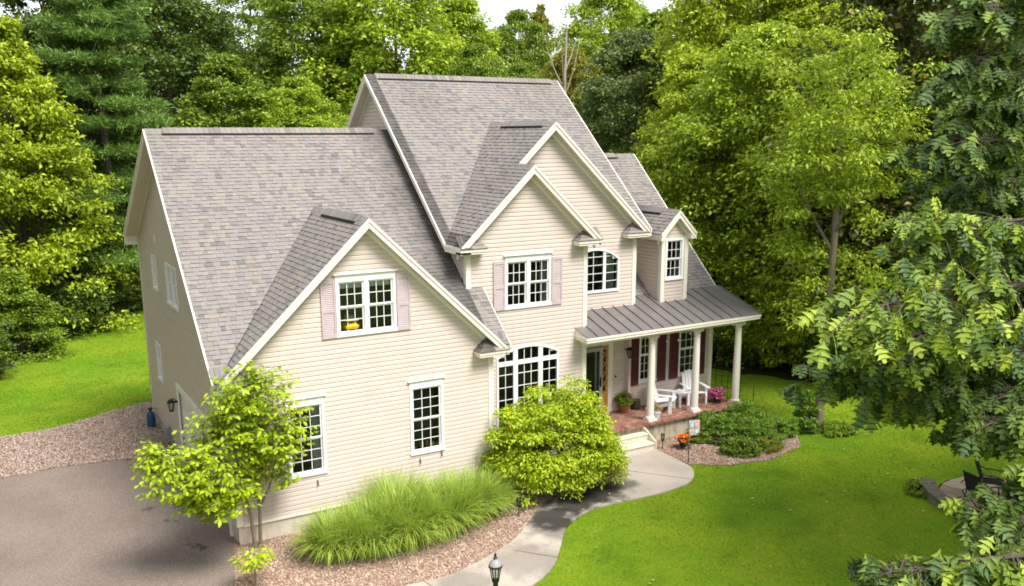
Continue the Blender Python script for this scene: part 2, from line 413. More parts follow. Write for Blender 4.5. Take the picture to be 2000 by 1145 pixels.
# ------------------------------------------------------------------ windows
qm = MB(); qm.add([(0, 0, 0), (1, 0, 0), (1, 0, 1), (0, 0, 1)], [(0, 1, 2, 3)]); PANE_F = qm.mesh('pane', M['glass'])
qm = MB(); qm.add([(0, 0, 0), (0, 1, 0), (0, 1, 1), (0, 0, 1)], [(0, 1, 2, 3)]); PANE_L = qm.mesh('pane', M['glass'])
def window(mapf, u0, u1, z0, z1, n=1, cols=3, rows=4, head=.15, side=.07, sill=.075, cap=True, blind=0, room='interior', hung=True, curtain=0, mull=.10, extra=None):
    """double-hung units side by side; returns the hole to cut in the siding"""
    fr = MB(); B = lambda a, b, c, d, e, f, m=fr: m.box(mapf(a, c, e), mapf(b, d, f))
    iz0, iz1 = z0 + sill, z1 - head
    B(u0, u0 + side, -.05, .036, iz0, iz1); B(u1 - side, u1, -.05, .036, iz0, iz1)
    B(u0, u1, -.05, .034, iz1, z1); B(u0 - .015, u1 + .015, -.05, .05, z0, iz0)
    if cap:
        B(u0 - .02, u1 + .02, -.01, .055, z1, z1 + .025); B(u0 - .05, u1 + .05, -.01, .085, z1 + .026, z1 + .05)
    W = fr.build('window', M['white'], HOUSE); bevel(W, .004)
    tot = u1 - u0 - 2 * side; uw = (tot - mull * (n - 1)) / n
    sash = MB(); panes = []
    for i in range(n):
        a = u0 + side + i * (uw + mull); b = a + uw
        if i: B(a - mull, a, -.05, .03, iz0, iz1, sash)
        mid = (iz0 + iz1) / 2
        secs = [(iz0, mid + .0, -.045), (mid + .001, iz1, -.018)] if hung else [(iz0, iz1, -.02)]
        for s0, s1, o in secs:
            t = .038
            B(a, a + t, o - .02, o + .014, s0, s1, sash); B(b - t, b, o - .02, o + .014, s0, s1, sash)
            B(a + t, b - t, o - .02, o + .014, s0, s0 + t, sash); B(a + t, b - t, o - .02, o + .014, s1 - t, s1, sash)
            ga, gb, g0, g1 = a + t, b - t, s0 + t, s1 - t; rr = rows // 2 if hung else rows
            for k in range(1, cols):
                x = ga + (gb - ga) * k / cols; B(x - .008, x + .008, o - .012, o + .004, g0, g1, sash)
            for k in range(1, rr):
                zz = g0 + (g1 - g0) * k / rr; B(ga, gb, o - .0121, o + .0035, zz - .008, zz + .008, sash)
            for c_ in range(cols):
                for r_ in range(rr):
                    panes.append((ga + (gb - ga) * c_ / cols, ga + (gb - ga) * (c_ + 1) / cols, g0 + (g1 - g0) * r_ / rr, g0 + (g1 - g0) * (r_ + 1) / rr, o - .006))
    s = sash.build('sash', M['white'], W)
    isf = abs(mapf(1, 0, 0)[0] - mapf(0, 0, 0)[0]) > .5
    for a, b, c, d, o in panes:
        p = obj('pane', PANE_F if isf else PANE_L, W); p.location = mapf(a, o, c)
        p.scale = (b - a, 1, d - c) if isf else (1, b - a, d - c)
    room_box(mapf, W, u0 + .03, u1 - .03, z0 + .02, z1 - .02, room)
    if blind:
        bl = MB()
        for i in range(n):
            a = u0 + side + i * (uw + mull)
            bl.box(mapf(a + .01, -.09, iz1 - blind * (iz1 - iz0)), mapf(a + uw - .01, -.10, iz1))
        bl.build('blind', M['blind'], W)
    if curtain:
        cu = MB()
        for k in range(9):
            x = u1 - side - curtain + k * curtain / 9
            cu.box(mapf(x, -.12 - .03 * (k % 2), iz0), mapf(x + curtain / 9 - .002, -.15 - .03 * (k % 2), iz1))
        cu.build('curtain', M['curtain'], W)
    return W, (u0 + .02, u1 - .02, z0 + .01, z1 - .01)
def room_box(mapf, W, a, b, c, d, room='interior', deep=.95):
    mb = MB(); e = .03 if room == 'brown_room' else .25
    P = [mapf(a, -.065, c), mapf(b, -.065, c), mapf(b, -.065, d), mapf(a, -.065, d)]
    Q = [mapf(a - e, -deep, c - e * .4), mapf(b + e, -deep, c - e * .4), mapf(b + e, -deep, d + e * .4), mapf(a - e, -deep, d + e * .4)]
    mb.add(P + Q, [(0, 1, 5, 4), (1, 2, 6, 5), (2, 3, 7, 6), (3, 0, 4, 7), (4, 5, 6, 7)])
    mb.build('room', M[room], W)
def shutter(mapf, u0, u1, z0, z1, mat):
    fr = MB(); B = lambda a, b, c, d, e, f: fr.box(mapf(a, c, e), mapf(b, d, f))
    s = .045; B(u0, u0 + s, .02, .05, z0, z1); B(u1 - s, u1, .02, .05, z0, z1)
    zm = z0 + (z1 - z0) * .47
    for a, b in ((z0, z0 + .09), (zm - .035, zm + .035), (z1 - .08, z1)): B(u0 + s, u1 - s, .02, .048, a, b)
    S = fr.build('shutter', mat, HOUSE)
    lv = MB()
    for a, b in ((z0 + .09, zm - .035), (zm + .035, z1 - .08)):
        k = int((b - a) / .042)
        for i in range(k):
            z = a + (b - a) * (i + .5) / k; h = (b - a) / k
            P = [mapf(u0 + s, .022, z + h * .5), mapf(u1 - s, .022, z + h * .5), mapf(u1 - s, .042, z - h * .35), mapf(u0 + s, .042, z - h * .35)]
            lv.add(P, [(0, 1, 2, 3)])
            lv.add([mapf(u0 + s, .042, z - h * .35), mapf(u1 - s, .042, z - h * .35), mapf(u1 - s, .024, z - h * .5), mapf(u0 + s, .024, z - h * .5)], [(0, 1, 2, 3)])
    lv.build('louvre', mat, S)
def arched(mapf, u0, u1, z0, zs, za, secs, bars_z, tr=None, curtain=None, fr_w=.06):
    """window with a segmental arched head; secs: list of (ua, ub, cols)"""
    um = (u0 + u1) / 2; hw = (u1 - u0) / 2; rise = za - zs; Rr = (hw * hw + rise * rise) / (2 * rise)
    top = lambda u: za - Rr + math.sqrt(max(0, Rr * Rr - (u - um) ** 2))
    fr = MB(); N = 20
    def arch_band(m, ua, ub, low, high, o0, o1):
        us = [ua + (ub - ua) * i / N for i in range(N + 1)]
        for a, b in zip(us[:-1], us[1:]):
            m.prism([mapf(a, o0, low(a)), mapf(b, o0, low(b)), mapf(b, o0, high(b)), mapf(a, o0, high(a))], Vector(mapf(0, o1, 0)) - Vector(mapf(0, o0, 0)))
    arch_band(fr, u0, u1, lambda u: top(u) - fr_w, top, -.05, .036)
    fr.box(mapf(u0, -.05, z0), mapf(u0 + fr_w, .035, top(u0) - fr_w)); fr.box(mapf(u1 - fr_w, -.05, z0), mapf(u1, .035, top(u1) - fr_w))
    fr.box(mapf(u0 - .012, -.05, z0 - .07), mapf(u1 + .012, .045, z0))
    W = fr.build('window', M['white'], HOUSE); ms = MB(); pl = []
    ztop = lambda u: top(u) - fr_w
    for i, (a, b, cols) in enumerate(secs):
        if i: ms.box(mapf(secs[i - 1][1], -.045, z0), mapf(a, .02, ztop((secs[i - 1][1] + a) / 2) + .01))
        for k in range(1, cols):
            x = a + (b - a) * k / cols; ms.box(mapf(x - .009, -.03, z0), mapf(x + .009, -.008, ztop(x)))
        zz = [z0] + list(bars_z)
        for z in bars_z:
            if z < ztop((a + b) / 2): ms.box(mapf(a, -.0301, z - .009), mapf(b, -.0082, z + .009))
        for k in range(cols):
            xa, xb = a + (b - a) * k / cols, a + (b - a) * (k + 1) / cols
            for j, z in enumerate(zz):
                hi = zz[j + 1] if j + 1 < len(zz) else 99
                P = [(xa, z), (xb, z)]
                tb, ta = min(hi, ztop(xb)), min(hi, ztop(xa))
                if max(ta, tb) - z < .03: continue
                P += [(xb, max(tb, z)), (xa, max(ta, z))]
                pm = MB(); pm.add([mapf(u, -.02, v) for u, v in P], [(0, 1, 2, 3)]); pl.append(pm)
    if tr:
        for z, h in tr: ms.box(mapf(u0 + fr_w, -.046, z - h / 2), mapf(u1 - fr_w, .022, z + h / 2))
    ms.build('sash', M['white'], W)
    for pm in pl: pm.build('pane', M['glass'], W)
    mb = MB(); room_box(mapf, W, u0 + .02, u1 - .02, z0, za, 'interior', 1.4)
    if curtain:
        cu = MB()
        for k in range(8):
            x = curtain[0] + k * (curtain[1] - curtain[0]) / 8
            cu.box(mapf(x, -.12 - .03 * (k % 2), z0), mapf(x + (curtain[1] - curtain[0]) / 8 - .002, -.15 - .03 * (k % 2), za - .3))
        cu.build('curtain', M['curtain'], W)
    # stepped hole
    holes = [(u0 + .03, u1 - .03, z0 - .05, zs - .02)]
    for i in range(8):
        a, b = u0 + .03 + (u1 - u0 - .06) * i / 8, u0 + .03 + (u1 - u0 - .06) * (i + 1) / 8
        holes.append((a, b, zs - .021, min(top(a), top(b)) - .02))
    return W, holes

FG, LG, FM, FU, FP = front(0), left(0), front(1.175), front(2.009), front(2.275)
# garage front
_, hA = window(FG, 2.55, 4.04, 4.61, 6.04, n=2, blind=.14)
_, hB = window(FG, 4.32, 5.235, 1.38, 3.26, rows=6, head=.17)
_, hC = window(FG, 1.235, 2.15, 1.38, 3.26, rows=6, head=.17, curtain=.2)
for a, b in ((2.19, 2.535), (4.055, 4.40)): shutter(FG, a, b, 4.61, 5.96, M['mauve'])
GZ = 7.344
wall(FG, [[(0, .485), (6.65, .485), (6.65, 4.05), (3.323, GZ - .13), (0, 4.05)]], [hA, hB, hC], .485)
# garage left side
_, h1 = window(LG, 8.06, 8.78, 4.72, 5.76, cols=1, rows=2, head=.06, side=.05, cap=False)
_, h2 = window(LG, 5.05, 6.55, 4.62, 5.80, n=2, cols=1, rows=2, head=.07, cap=False)
_, h3 = window(LG, 8.66, 9.42, 1.80, 3.00, cols=1, rows=2, head=.07, cap=False)
doors = [(.75, 3.25), (3.75, 6.25)]
wall(LG, [[(0, .12), (11.265, .3), (11.265, 6.12), (5.831, 9.2), (0, 4.05)]], [h1, h2, h3] + [(a, b, -.1, 2.2) for a, b in doors], .485)
for a, b in doors:
    g = MB(); tr = MB()
    tr.box((-.04, a - .15, 0), (.03, a, 2.2)); tr.box((-.04, b, 0), (.03, b + .15, 2.2)); tr.box((-.042, a - .15, 2.2), (.03, b + .15, 2.38))
    D = tr.build('garage_door', M['white'], HOUSE)
    for k in range(4):
        pnl = MB(); z = .02 + k * .55
        pnl.box((.10, a, z), (.06, b, z + .53))
        for j in range(4):
            y = a + .08 + j * (b - a - .1) / 4
            pnl.box((.06, y, z + .08), (.048, y + (b - a - .1) / 4 - .08, z + .45))
        pnl.build('panel', M['white'], D)
# middle gable, upper gable, porch wall, dormer
_, hD = window(FM, 7.725, 9.20, 4.54, 5.98, n=2, curtain=.22, blind=.06)
for a, b in ((7.36, 7.71), (9.215, 9.56)): shutter(FM, a, b, 4.54, 5.88, M['mauve'])
_, hF = arched(FM, 7.44, 9.475, 1.2, 3.215, 3.49, [(7.50, 7.98, 2), (8.12, 8.80, 3), (8.94, 9.415, 2)], [1.62, 1.98, 2.34, 2.70, 3.02], tr=[(3.02, .12)])
wall(FM, [[(6.567, .3), (10.405, .3), (10.405, 6.5), (8.486, 8.27), (6.567, 6.5)]], [hD] + hF, .485)
_, hE = arched(FU, 10.40, 12.19, 4.63, 5.54, 5.89, [(10.46, 11.02, 2), (11.02, 11.62, 2), (11.72, 12.13, 1)][0:0] + [(10.46, 10.52, 1), (10.58, 11.60, 3), (11.70, 12.13, 1)], [4.88, 5.13, 5.38, 5.63], curtain=(11.85, 12.12))
wall(FU, [[(10.3, 3.95), (12.808, 3.95), (12.808, 6.42), (10.3, 8.78)], [(8.0, 7.80), (10.3, 6.2), (10.3, 8.78), (9.697, 9.36)]], hE, .485)
_, hH = window(FP, 13.26, 13.99, 1.40, 3.22, head=.09, cap=False, rows=6, curtain=.18)
_, hI = window(FP, 14.90, 15.80, 1.40, 3.22, head=.09, cap=False, rows=6, blind=.12)
for a, b in ((12.87, 13.245), (14.0, 14.36), (14.51, 14.885), (15.815, 16.03)): shutter(FP, a, b, 1.36, 3.2, M['maroon'])
wall(FP, [[(10.405, .5), (16.34, .5), (16.34, 3.42), (10.405, 3.42)]], [hH, hI, (11.0, 12.02, .6, 2.9)], .485)
FD = front(1.948)
_, hG = window(FD, 13.93, 14.66, 4.71, 6.03, head=.08, cap=False, room='brown_room', curtain=.12)
wall(FD, [[(13.799, 3.95), (14.82, 3.95), (14.82, 6.22), (14.31, 6.76), (13.799, 6.22)]], [hG], .485)
wall(left(13.799), [[(1.948, 3.95), (2.5, 4.13), (4.6, 6.2), (1.948, 6.2)]], [], .485)
wall(right(14.82), [[(1.948, 3.95), (2.5, 4.13), (4.6, 6.2), (1.948, 6.2)]], [], .485)
wall(left(6.567), [[(1.175, 5.15), (1.8, 5.7), (1.8, 6.22), (1.175, 6.22)], [(1.8, 5.7), (5.831, 9.3), (7.086, 10.83), (1.8, 6.22)], [(5.831, 9.3), (11.9, 5.9), (11.9, 6.65), (7.086, 10.83)]], [], .485)
pw = MB()                                           # sides and backs away from the picture
pw.box((6.45, .03, .3), (6.63, 1.17, 4.0)); pw.box((12.70, 2.05, .3), (12.79, 2.6, 6.4)); pw.box((.02, 11.18, .1), (6.6, 11.26, 6.05))
pw.box((6.6, 11.9, .1), (16.3, 12.0, 6.2))
pw.prism([(12.86, 2.4, .3), (12.86, 11.9, .3), (12.86, 11.9, 6.4), (12.86, 7.086, 10.8), (12.86, 2.4, 6.6)], (.08, 0, 0))
pw.prism([(16.25, 2.35, .3), (16.25, 11.9, .3), (16.25, 11.9, 4.2), (16.25, 7.091, 8.3), (16.25, 2.5, 4.0)], (.08, 0, 0))
pw.build('wall', M['siding'], HOUSE)
# corner boards
def corner(x, y, z0, z1, sx=1, w=.115):
    mb = MB(); t = .03
    mb.box((x, y - t, z0), (x + sx * w, y + .0, z1)); mb.box((x - sx * t, y - t, z0), (x + sx * .0, y + w, z1))
    bevel(mb.build('corner_board', M['trim'], HOUSE), .004)
corner(0, 0, .47, 3.9); corner(6.65, 0, .47, 3.75, -1); corner(6.567, 1.175, 5.1, 6.2); corner(10.405, 1.175, .6, 6.2, -1)
corner(12.808, 2.009, 3.9, 6.2, -1); corner(13.799, 1.948, 3.9, 6.1); corner(14.82, 1.948, 3.9, 6.1, -1); corner(16.34, 2.275, .5, 3.45, -1)
cb = MB(); cb.box((-.03, 11.265 - .115, .2), (0, 11.295, 6.05)); cb.box((-.03, 11.265, .2), (.1, 11.296, 6.05)); cb.build('corner_board', M['trim'], HOUSE)
bt = MB(); bt.box((.12, -.028, .45), (6.53, .004, .505)); bt.build('water_table', M['trim'], HOUSE)

# ------------------------------------------------------------------ roofs: decks, shingles, rakes
SH = []                                             # every shingle: (verts, faces, centre, normal, area)
def deck(P0, U, V, N, polys, th=.10):
    mb = MB()
    for pl in polys:
        mb.prism([P0 + U * u + V * v - N * .004 for u, v in pl], -N * th)
    return mb
ROOFS = []
def roof(kind, z0, s, c0, polys, phase=0, label=None, shingled=True):
    """kind 'F','B','L','R' = slope falling to the front/back/left/right; z = z0 at coordinate c0"""
    n = math.hypot(1, s)
    U, V = {'F': ((1, 0, 0), (0, 1, s)), 'B': ((-1, 0, 0), (0, -1, s)), 'L': ((0, -1, 0), (1, 0, s)), 'R': ((0, 1, 0), (-1, 0, s))}[kind]
    U = Vector(U); V = Vector(V) / n; N = U.cross(V)
    sg = {'F': 1, 'B': -1, 'L': 1, 'R': -1}[kind]
    zz = (lambda x, y: z0 + s * sg * (y - c0)) if kind in 'FB' else (lambda x, y: z0 + s * sg * (x - c0))
    P0 = Vector((0, 0, zz(0, 0)))
    uv = [[((Vector((x, y, zz(x, y))) - P0).dot(U), (Vector((x, y, zz(x, y))) - P0).dot(V)) for x, y in pl] for pl in polys]
    r = deck(P0, U, V, N, uv).build('roof', M['shingle'], HOUSE, label=label)
    if not shingled: return r
    E = .128; allp = [p for pl in uv for p in pl]
    umin, umax, vmin, vmax = min(p[0] for p in allp), max(p[0] for p in allp), min(p[1] for p in allp), max(p[1] for p in allp)
    rr = random.Random(int(z0 * 1000) + ord(kind)); v = vmin
    while v < vmax - .005:
        u = umin - rr.random() * .3
        tall = rr.random() < .5
        while u < umax:
            w = rr.choice((.11, .14, .17, .2, .24)) if tall else rr.choice((.10, .13, .17, .21)); tall = not tall
            h = .019 if tall else .010
            h += rr.random() * .003
            rect = [(u + .003, v), (u + w, v), (u + w, v + E), (u + .003, v + E)]
            for pl in uv:
                q = inter(rect, pl)
                if area(q) < .0012: continue
                top = [P0 + U * a + V * b + N * (h + .002 - (h - .003) * (b - v) / E) for a, b in q]
                bot = [P0 + U * a + V * b - N * .003 for a, b in q]; m = len(q)
                fs = [tuple(range(m))] + [(i, (i + 1) % m, m + (i + 1) % m, m + i) for i in range(m)]
                SH.append((top + bot, fs, top[0], N, area(q), len(ROOFS)))
            u += w
        v += E
    ROOFS.append(r)
    return r
roof('F', 9.349, .882, 5.831, [[(-.353, 3.569), (6.567, 3.569), (6.567, 5.831), (-.353, 5.831)], [(-.353, -.28), (-.287, -.28), (3.323, 3.569), (-.353, 3.569)],
     [(3.323, 3.569), (6.567, .107), (6.567, 3.569)], [(6.567, .107), (6.93, -.28), (7.033, -.28), (7.033, 1.165), (6.567, 1.165)]])
roof('L', GZ, .951, 3.323, [[(3.323, -.28), (3.323, 3.569), (-.287, -.28)]])
roof('R', GZ, .951, 3.323, [[(3.323, -.28), (6.933, -.28), (3.323, 3.569)]])
roof('F', 10.979, .874, 7.086, [[(6.285, 1.803), (9.697, 5.432), (9.697, 7.086), (6.285, 7.086)], [(9.697, 5.432), (13.09, 1.81), (13.231, 1.81), (13.231, 7.086), (9.697, 7.086)]])
roof('L', 9.528, .9325, 9.697, [[(6.285, .895), (8.486, .895), (8.486, 1.727), (6.285, 1.727)], [(6.285, 1.727), (9.697, 1.727), (9.697, 5.432), (6.285, 1.803)]])
roof('R', 8.399, .9325, 8.486, [[(8.486, .895), (10.687, .895), (10.687, 2.0), (8.486, 2.0)]])
roof('R', 9.528, .9325, 9.697, [[(9.697, 1.727), (13.09, 1.727), (13.09, 1.806), (9.697, 5.432)]])
roof('F', 8.48, .928, 7.091, [[(12.83, 2.5), (16.62, 2.5), (16.62, 7.091), (12.83, 7.091)]])
roof('L', 6.889, 1.008, 14.31, [[(13.61, 1.76), (14.31, 1.76), (14.31, 5.37), (13.61, 4.61)]])
roof('R', 6.889, 1.008, 14.31, [[(15.01, 1.76), (15.01, 4.61), (14.31, 5.37), (14.31, 1.76)]])
roof('B', 9.349, .566, 5.831, [[(-.353, 5.831), (6.5, 5.831), (6.5, 11.55), (-.353, 11.55)]], shingled=False)
roof('B', 10.979, .874, 7.086, [[(6.285, 7.086), (13.231, 7.086), (13.231, 12.3), (6.285, 12.3)]], shingled=False)
roof('B', 8.48, .928, 7.091, [[(12.83, 7.091), (16.62, 7.091), (16.62, 12.2), (12.83, 12.2)]], shingled=False)
def score(s):
    d = np.array(s[2]) - CAM; r2 = d @ d
    return s[4] * max(0, -(d @ np.array(s[3]))) / r2 ** 1.5
def hidden(s):      # under another slope or outside the frame
    x, y, z = s[2]
    return (z < GZ - .951 * abs(x - 3.323) - .03 and -.3 < y < 3.5 and s[5] == 0) or (x < 2.0 and y < 2.4 and z < 5.2)
SH.sort(key=lambda s: (hidden(s), -score(s)))
for s in SH[:300]:
    mb = MB(); mb.add(s[0], s[1]); mb.build('shingle', M['shingle'], ROOFS[s[5]])
rest = MB()
for s in SH[300:]: rest.add(s[0], s[1])
rest.build('shingle_field', M['shingle'], HOUSE, kind='stuff')

def ridge_cap(p, q, axis, vent=None, s=.9, wd=.15):
    """overlapping cap shingles along a ridge, over a dark vent between the two fractions in vent"""
    p = Vector(p); q = Vector(q); d = (q - p); L = d.length; d /= L; sx = Vector((d.y, -d.x, 0))
    mb = MB(); k = int(L / .145)
    raise_ = lambda t: .045 if vent and vent[0] < t < vent[1] else .016
    for i in range(k):
        a, b = p + d * (L * i / k), p + d * (L * (i + 1) / k - .004); h = raise_((i + .5) / k)
        c = [Vector((0, 0, h + .012)), sx * wd - Vector((0, 0, wd * s - h)), -sx * wd - Vector((0, 0, wd * s - h))]
        A = [a + c[1], a + c[0], a + c[2]]; Bq = [b + c[1] + Vector((0, 0, -.008)), b + c[0] + Vector((0, 0, -.008)), b + c[2] + Vector((0, 0, -.008))]
        lo = Vector((0, 0, -.03)); mb.add(A + Bq + [x + lo for x in A + Bq], [(0, 1, 4, 3), (1, 2, 5, 4), (6, 7, 10, 9), (7, 8, 11, 10), (0, 1, 7, 6), (1, 2, 8, 7), (3, 4, 10, 9), (4, 5, 11, 10), (0, 3, 9, 6), (2, 5, 11, 8)])
    rc = mb.build('ridge_cap', M['shingle'], HOUSE)
    if vent:
        v = MB(); a, b = p + d * L * vent[0], p + d * L * vent[1]; w2 = wd * 1.12
        for sg in (1, -1):
            o = sx * sg * w2 - Vector((0, 0, w2 * s))
            v.bar(a + o + Vector((0, 0, .03)), b + o + Vector((0, 0, .03)), .05, .042)
        v.build('ridge_vent', M['vent'], rc)
ridge_cap((-.353, 5.831, 9.349), (6.25, 5.831, 9.349), 'x', (.06, .95))
ridge_cap((6.285, 7.086, 10.979), (13.231, 7.086, 10.979), 'x', (.05, .95))
ridge_cap((3.323, -.28, GZ), (3.323, 3.55, GZ), 'y', (.12, .72))
ridge_cap((9.697, 1.727, 9.528), (9.697, 5.40, 9.528), 'y', (.12, .75))
ridge_cap((8.486, .895, 8.399), (8.486, 1.72, 8.399), 'y')
ridge_cap((14.31, 1.76, 6.889), (14.31, 5.35, 6.889), 'y', (.2, .8), 1.0)
ridge_cap((13.2, 7.091, 8.48), (16.62, 7.091, 8.48), 'x', (.2, .75))

# rakes: fascia board with a crown strip, plus soffit back to the wall
def rake_front(xt, zt, xb, zb, y, ywall):
    d = .215; mb = MB()
    mb.prism([(xt, y, zt + .0), (xb, y, zb + .0), (xb, y, zb - d), (xt, y, zt - d)], (0, .028, 0))
    mb.prism([(xt, y - .022, zt + .004), (xb, y - .022, zb + .004), (xb, y - .022, zb - .075), (xt, y - .022, zt - .075)], (0, .0215, 0))
    f = mb.build('fascia', M['trim'], HOUSE)
    so = MB(); so.prism([(xt, y + .029, zt - .19), (xb, y + .029, zb - .19), (xb, y + .029, zb - .21), (xt, y + .029, zt - .21)], (0, ywall - y - .03, 0))
    so.build('soffit', M['soffit'], f)
    fz = MB(); fz.prism([(xt, ywall - .034, zt - .212), (xb, ywall - .034, zb - .212), (xb, ywall - .034, zb - .33), (xt, ywall - .034, zt - .33)], (0, .03, 0))
    fz.build('frieze', M['trim'], f)
def rake_side(yt, zt, yb, zb, x, xwall):
    d = .20; sg = 1 if xwall > x else -1; mb = MB()
    mb.prism([(x, yt, zt + .0), (x, yb, zb + .0), (x, yb, zb - d), (x, yt, zt - d)], (sg * .028, 0, 0))
    mb.prism([(x - sg * .02, yt, zt + .006), (x - sg * .02, yb, zb + .006), (x - sg * .02, yb, zb - .06), (x - sg * .02, yt, zt - .06)], (sg * .0195, 0, 0))
    f = mb.build('fascia', M['trim'], HOUSE)
    so = MB(); so.prism([(x + sg * .029, yt, zt - .17), (x + sg * .029, yb, zb - .17), (x + sg * .029, yb, zb - .19), (x + sg * .029, yt, zt - .19)], (xwall - x - sg * .03, 0, 0))
    so.build('soffit', M['soffit'], f)
    fz = MB(); fz.prism([(xwall - sg * .034, yt, zt - .195), (xwall - sg * .034, yb, zb - .195), (xwall - sg * .034, yb, zb - .27), (xwall - sg * .034, yt, zt - .27)], (sg * .03, 0, 0))
    fz.build('frieze', M['trim'], f)
for sg in (-1, 1):
    rake_front(3.323, GZ, 3.323 + sg * 3.61, GZ - .951 * 3.61, -.30, 0)
    rake_front(8.486, 8.399, 8.486 + sg * 2.2, 8.399 - .9325 * 2.2, .875, 1.175)
    rake_front(14.31, 6.889, 14.31 + sg * .7, 6.889 - 1.008 * .7, 1.74, 1.948)
rake_front(9.697, 9.528, 13.09, 9.528 - .9325 * 3.393, 1.707, 2.009)
rake_front(9.697, 9.528, 8.50, 9.528 - .9325 * 1.197, 1.707, 2.009)
rake_side(5.831, 9.349, -.28, 9.349 - .882 * 6.111, -.373, 0)
rake_side(5.831, 9.349, 11.55, 9.349 - .566 * 5.719, -.373, 0)
rake_side(7.086, 10.979, 1.803, 6.362, 6.265, 6.567)
rake_side(7.086, 10.979, 12.3, 10.979 - .874 * 5.2, 6.265, 6.567)
rake_side(7.086, 10.979, 1.803, 6.362, 13.251, 12.95)
rake_side(7.091, 8.48, 2.5, 8.48 - .928 * 4.591, 16.64, 16.34)
rake_side(5.36, 8.94, -.28, 3.957, 7.053, 6.66) if False else None
rs = MB(); rs.prism([(7.034, -.28, 3.957), (7.034, 1.16, 5.227), (7.034, 1.16, 5.05), (7.034, -.28, 3.78)], (.025, 0, 0)); rs.build('fascia', M['trim'], HOUSE)
# eaves
def eave_box(a, b, name='eave'): return bevel(_mb_box(a, b).build(name, M['trim'], HOUSE), .006)
def _mb_box(a, b):
    mb = MB(); mb.box(a, b); return mb
eave_box((6.262, .875, 6.155), (6.56, 1.83, 6.335)); eave_box((6.25, .862, 6.255), (6.28, 1.83, 6.345))
eave_box((12.80, 1.74, 6.155), (13.10, 2.5, 6.335))
eave_box((13.60, 1.755, 5.99), (13.80, 4.3, 6.165)); eave_box((14.82, 1.755, 5.99), (15.03, 4.3, 6.165))
eave_box((-.36, 11.30, 5.86), (6.5, 11.57, 6.08)); eave_box((-.375, 11.24, 5.80), (.1, 11.59, 5.90))
# pork-chop returns: boxed eave with a little hipped shingle roof
def eave_return(x0, x1, yf, yw, zb, rise, hi):
    """x0..x1 box along the front, hi = x of the high end (under the rake)"""
    mb = MB(); mb.box((x0, yf, zb), (x1, yw, zb + .12)); mb.box((x0 - .02, yf - .022, zb + .06), (x1 + .02, yw, zb + .135))
    r = bevel(mb.build('eave_return', M['trim'], HOUSE), .005)
    t = MB(); z = zb + .14; lo, hx = (x0, x1) if hi > (x0 + x1) / 2 else (x1, x0)
    pk = Vector((lo + (hx - lo) * .52, yw, z + rise)); e = .035
    s = -1 if lo == x0 else 1
    A = Vector((lo + s * e, yf - e, z)); B = Vector((hx - s * .02, yf - e, z)); C = Vector((lo + s * e, yw, z)); T2 = Vector((hx - s * .02, yw, z + rise))
    def course(tri, n):
        P0, P1, P2 = tri
        for i in range(n):
            a, b = i / n, (i + 1) / n
            q = [P0.lerp(P2, a), P1.lerp(P2, a), P1.lerp(P2, b), P0.lerp(P2, b)]; nn = (P1 - P0).cross(P2 - P0).normalized()
            if nn.z < 0: nn = -nn
            t.add([q[0] + nn * .02, q[1] + nn * .02, q[2] + nn * .004, q[3] + nn * .004, q[0], q[1]], [(0, 1, 2, 3), (0, 1, 5, 4)])
    course((A, B, pk), 4); course((C, A, pk), 4); course((B, T2, pk), 4)
    t.build('return_roof', M['shingle'], r)
eave_return(6.15, 7.0, -.30, 0, 3.70, .42, 7.0)
eave_return(-.36, .5, -.30, 0, 3.70, .42, -.36)
eave_return(6.262, 7.02, .875, 1.175, 6.155, .33, 6.262)
eave_return(9.95, 10.71, .875, 1.175, 6.155, .33, 10.71)
eave_return(12.30, 13.10, 1.72, 2.009, 6.155, .36, 13.10)

# ------------------------------------------------------------------ porch
PZ = lambda y: 3.589 + .327 * (y - .567)
pr = MB(); pr.prism([(10.03, .567, PZ(.567) - .012), (16.766, .567, PZ(.567) - .012), (16.766, 2.5, PZ(2.5) - .012), (10.405, 2.5, PZ(2.5) - .012)], (0, 0, -.05))
PR = pr.build('porch_roof', M['metal_roof'], HOUSE)
x = 10.03; k = 0; xs = [10.03, 10.405]
while xs[-1] + .395 < 16.766: xs.append(xs[-1] + .398)
xs[-1] = 16.766
for a, b in zip(xs[:-1], xs[1:]):
    y1 = 1.17 if b < 10.41 else (2.0 if b < 12.81 else 2.52)
    mb = MB(); g = .0
    mb.prism([(a + .002, .54, PZ(.54)), (b - .002, .54, PZ(.54)), (b - .002, y1, PZ(y1)), (a + .002, y1, PZ(y1))], (0, 0, .008))
    if a > 10.2: mb.prism([(a - .011, .55, PZ(.55) + .009), (a + .011, .55, PZ(.55) + .009), (a + .011, y1, PZ(y1) + .009), (a - .011, y1, PZ(y1) + .009)], (0, 0, .036))
    mb.build('panel', M['metal_roof'], PR)
sm = MB(); sm.prism([(16.75, .55, PZ(.55) + .009), (16.775, .55, PZ(.55) + .009), (16.775, 2.5, PZ(2.5) + .009), (16.75, 2.5, PZ(2.5) + .009)], (0, 0, .036)); sm.build('seam', M['metal_roof'], PR)
ff = MB(); ff.box((10.03, .545, 3.44), (16.75, .575, 3.565)); ff.box((10.01, .525, 3.515), (16.77, .546, 3.578))
ff.prism([(10.03, .576, 3.44), (10.03, 1.17, 3.44), (10.03, 1.17, PZ(1.17) - .02), (10.03, .576, PZ(.576) - .02)], (.03, 0, 0))
ff.prism([(10.01, .576, 3.515), (10.01, 1.17, 3.515), (10.01, 1.17, 3.58), (10.01, .576, 3.58)], (.0195, 0, 0))
ff.prism([(16.735, .576, 3.44), (16.735, 2.5, 3.44), (16.735, 2.5, PZ(2.5) - .02), (16.735, .576, PZ(.576) - .02)], (.03, 0, 0))
ff.build('fascia', M['trim'], PR)
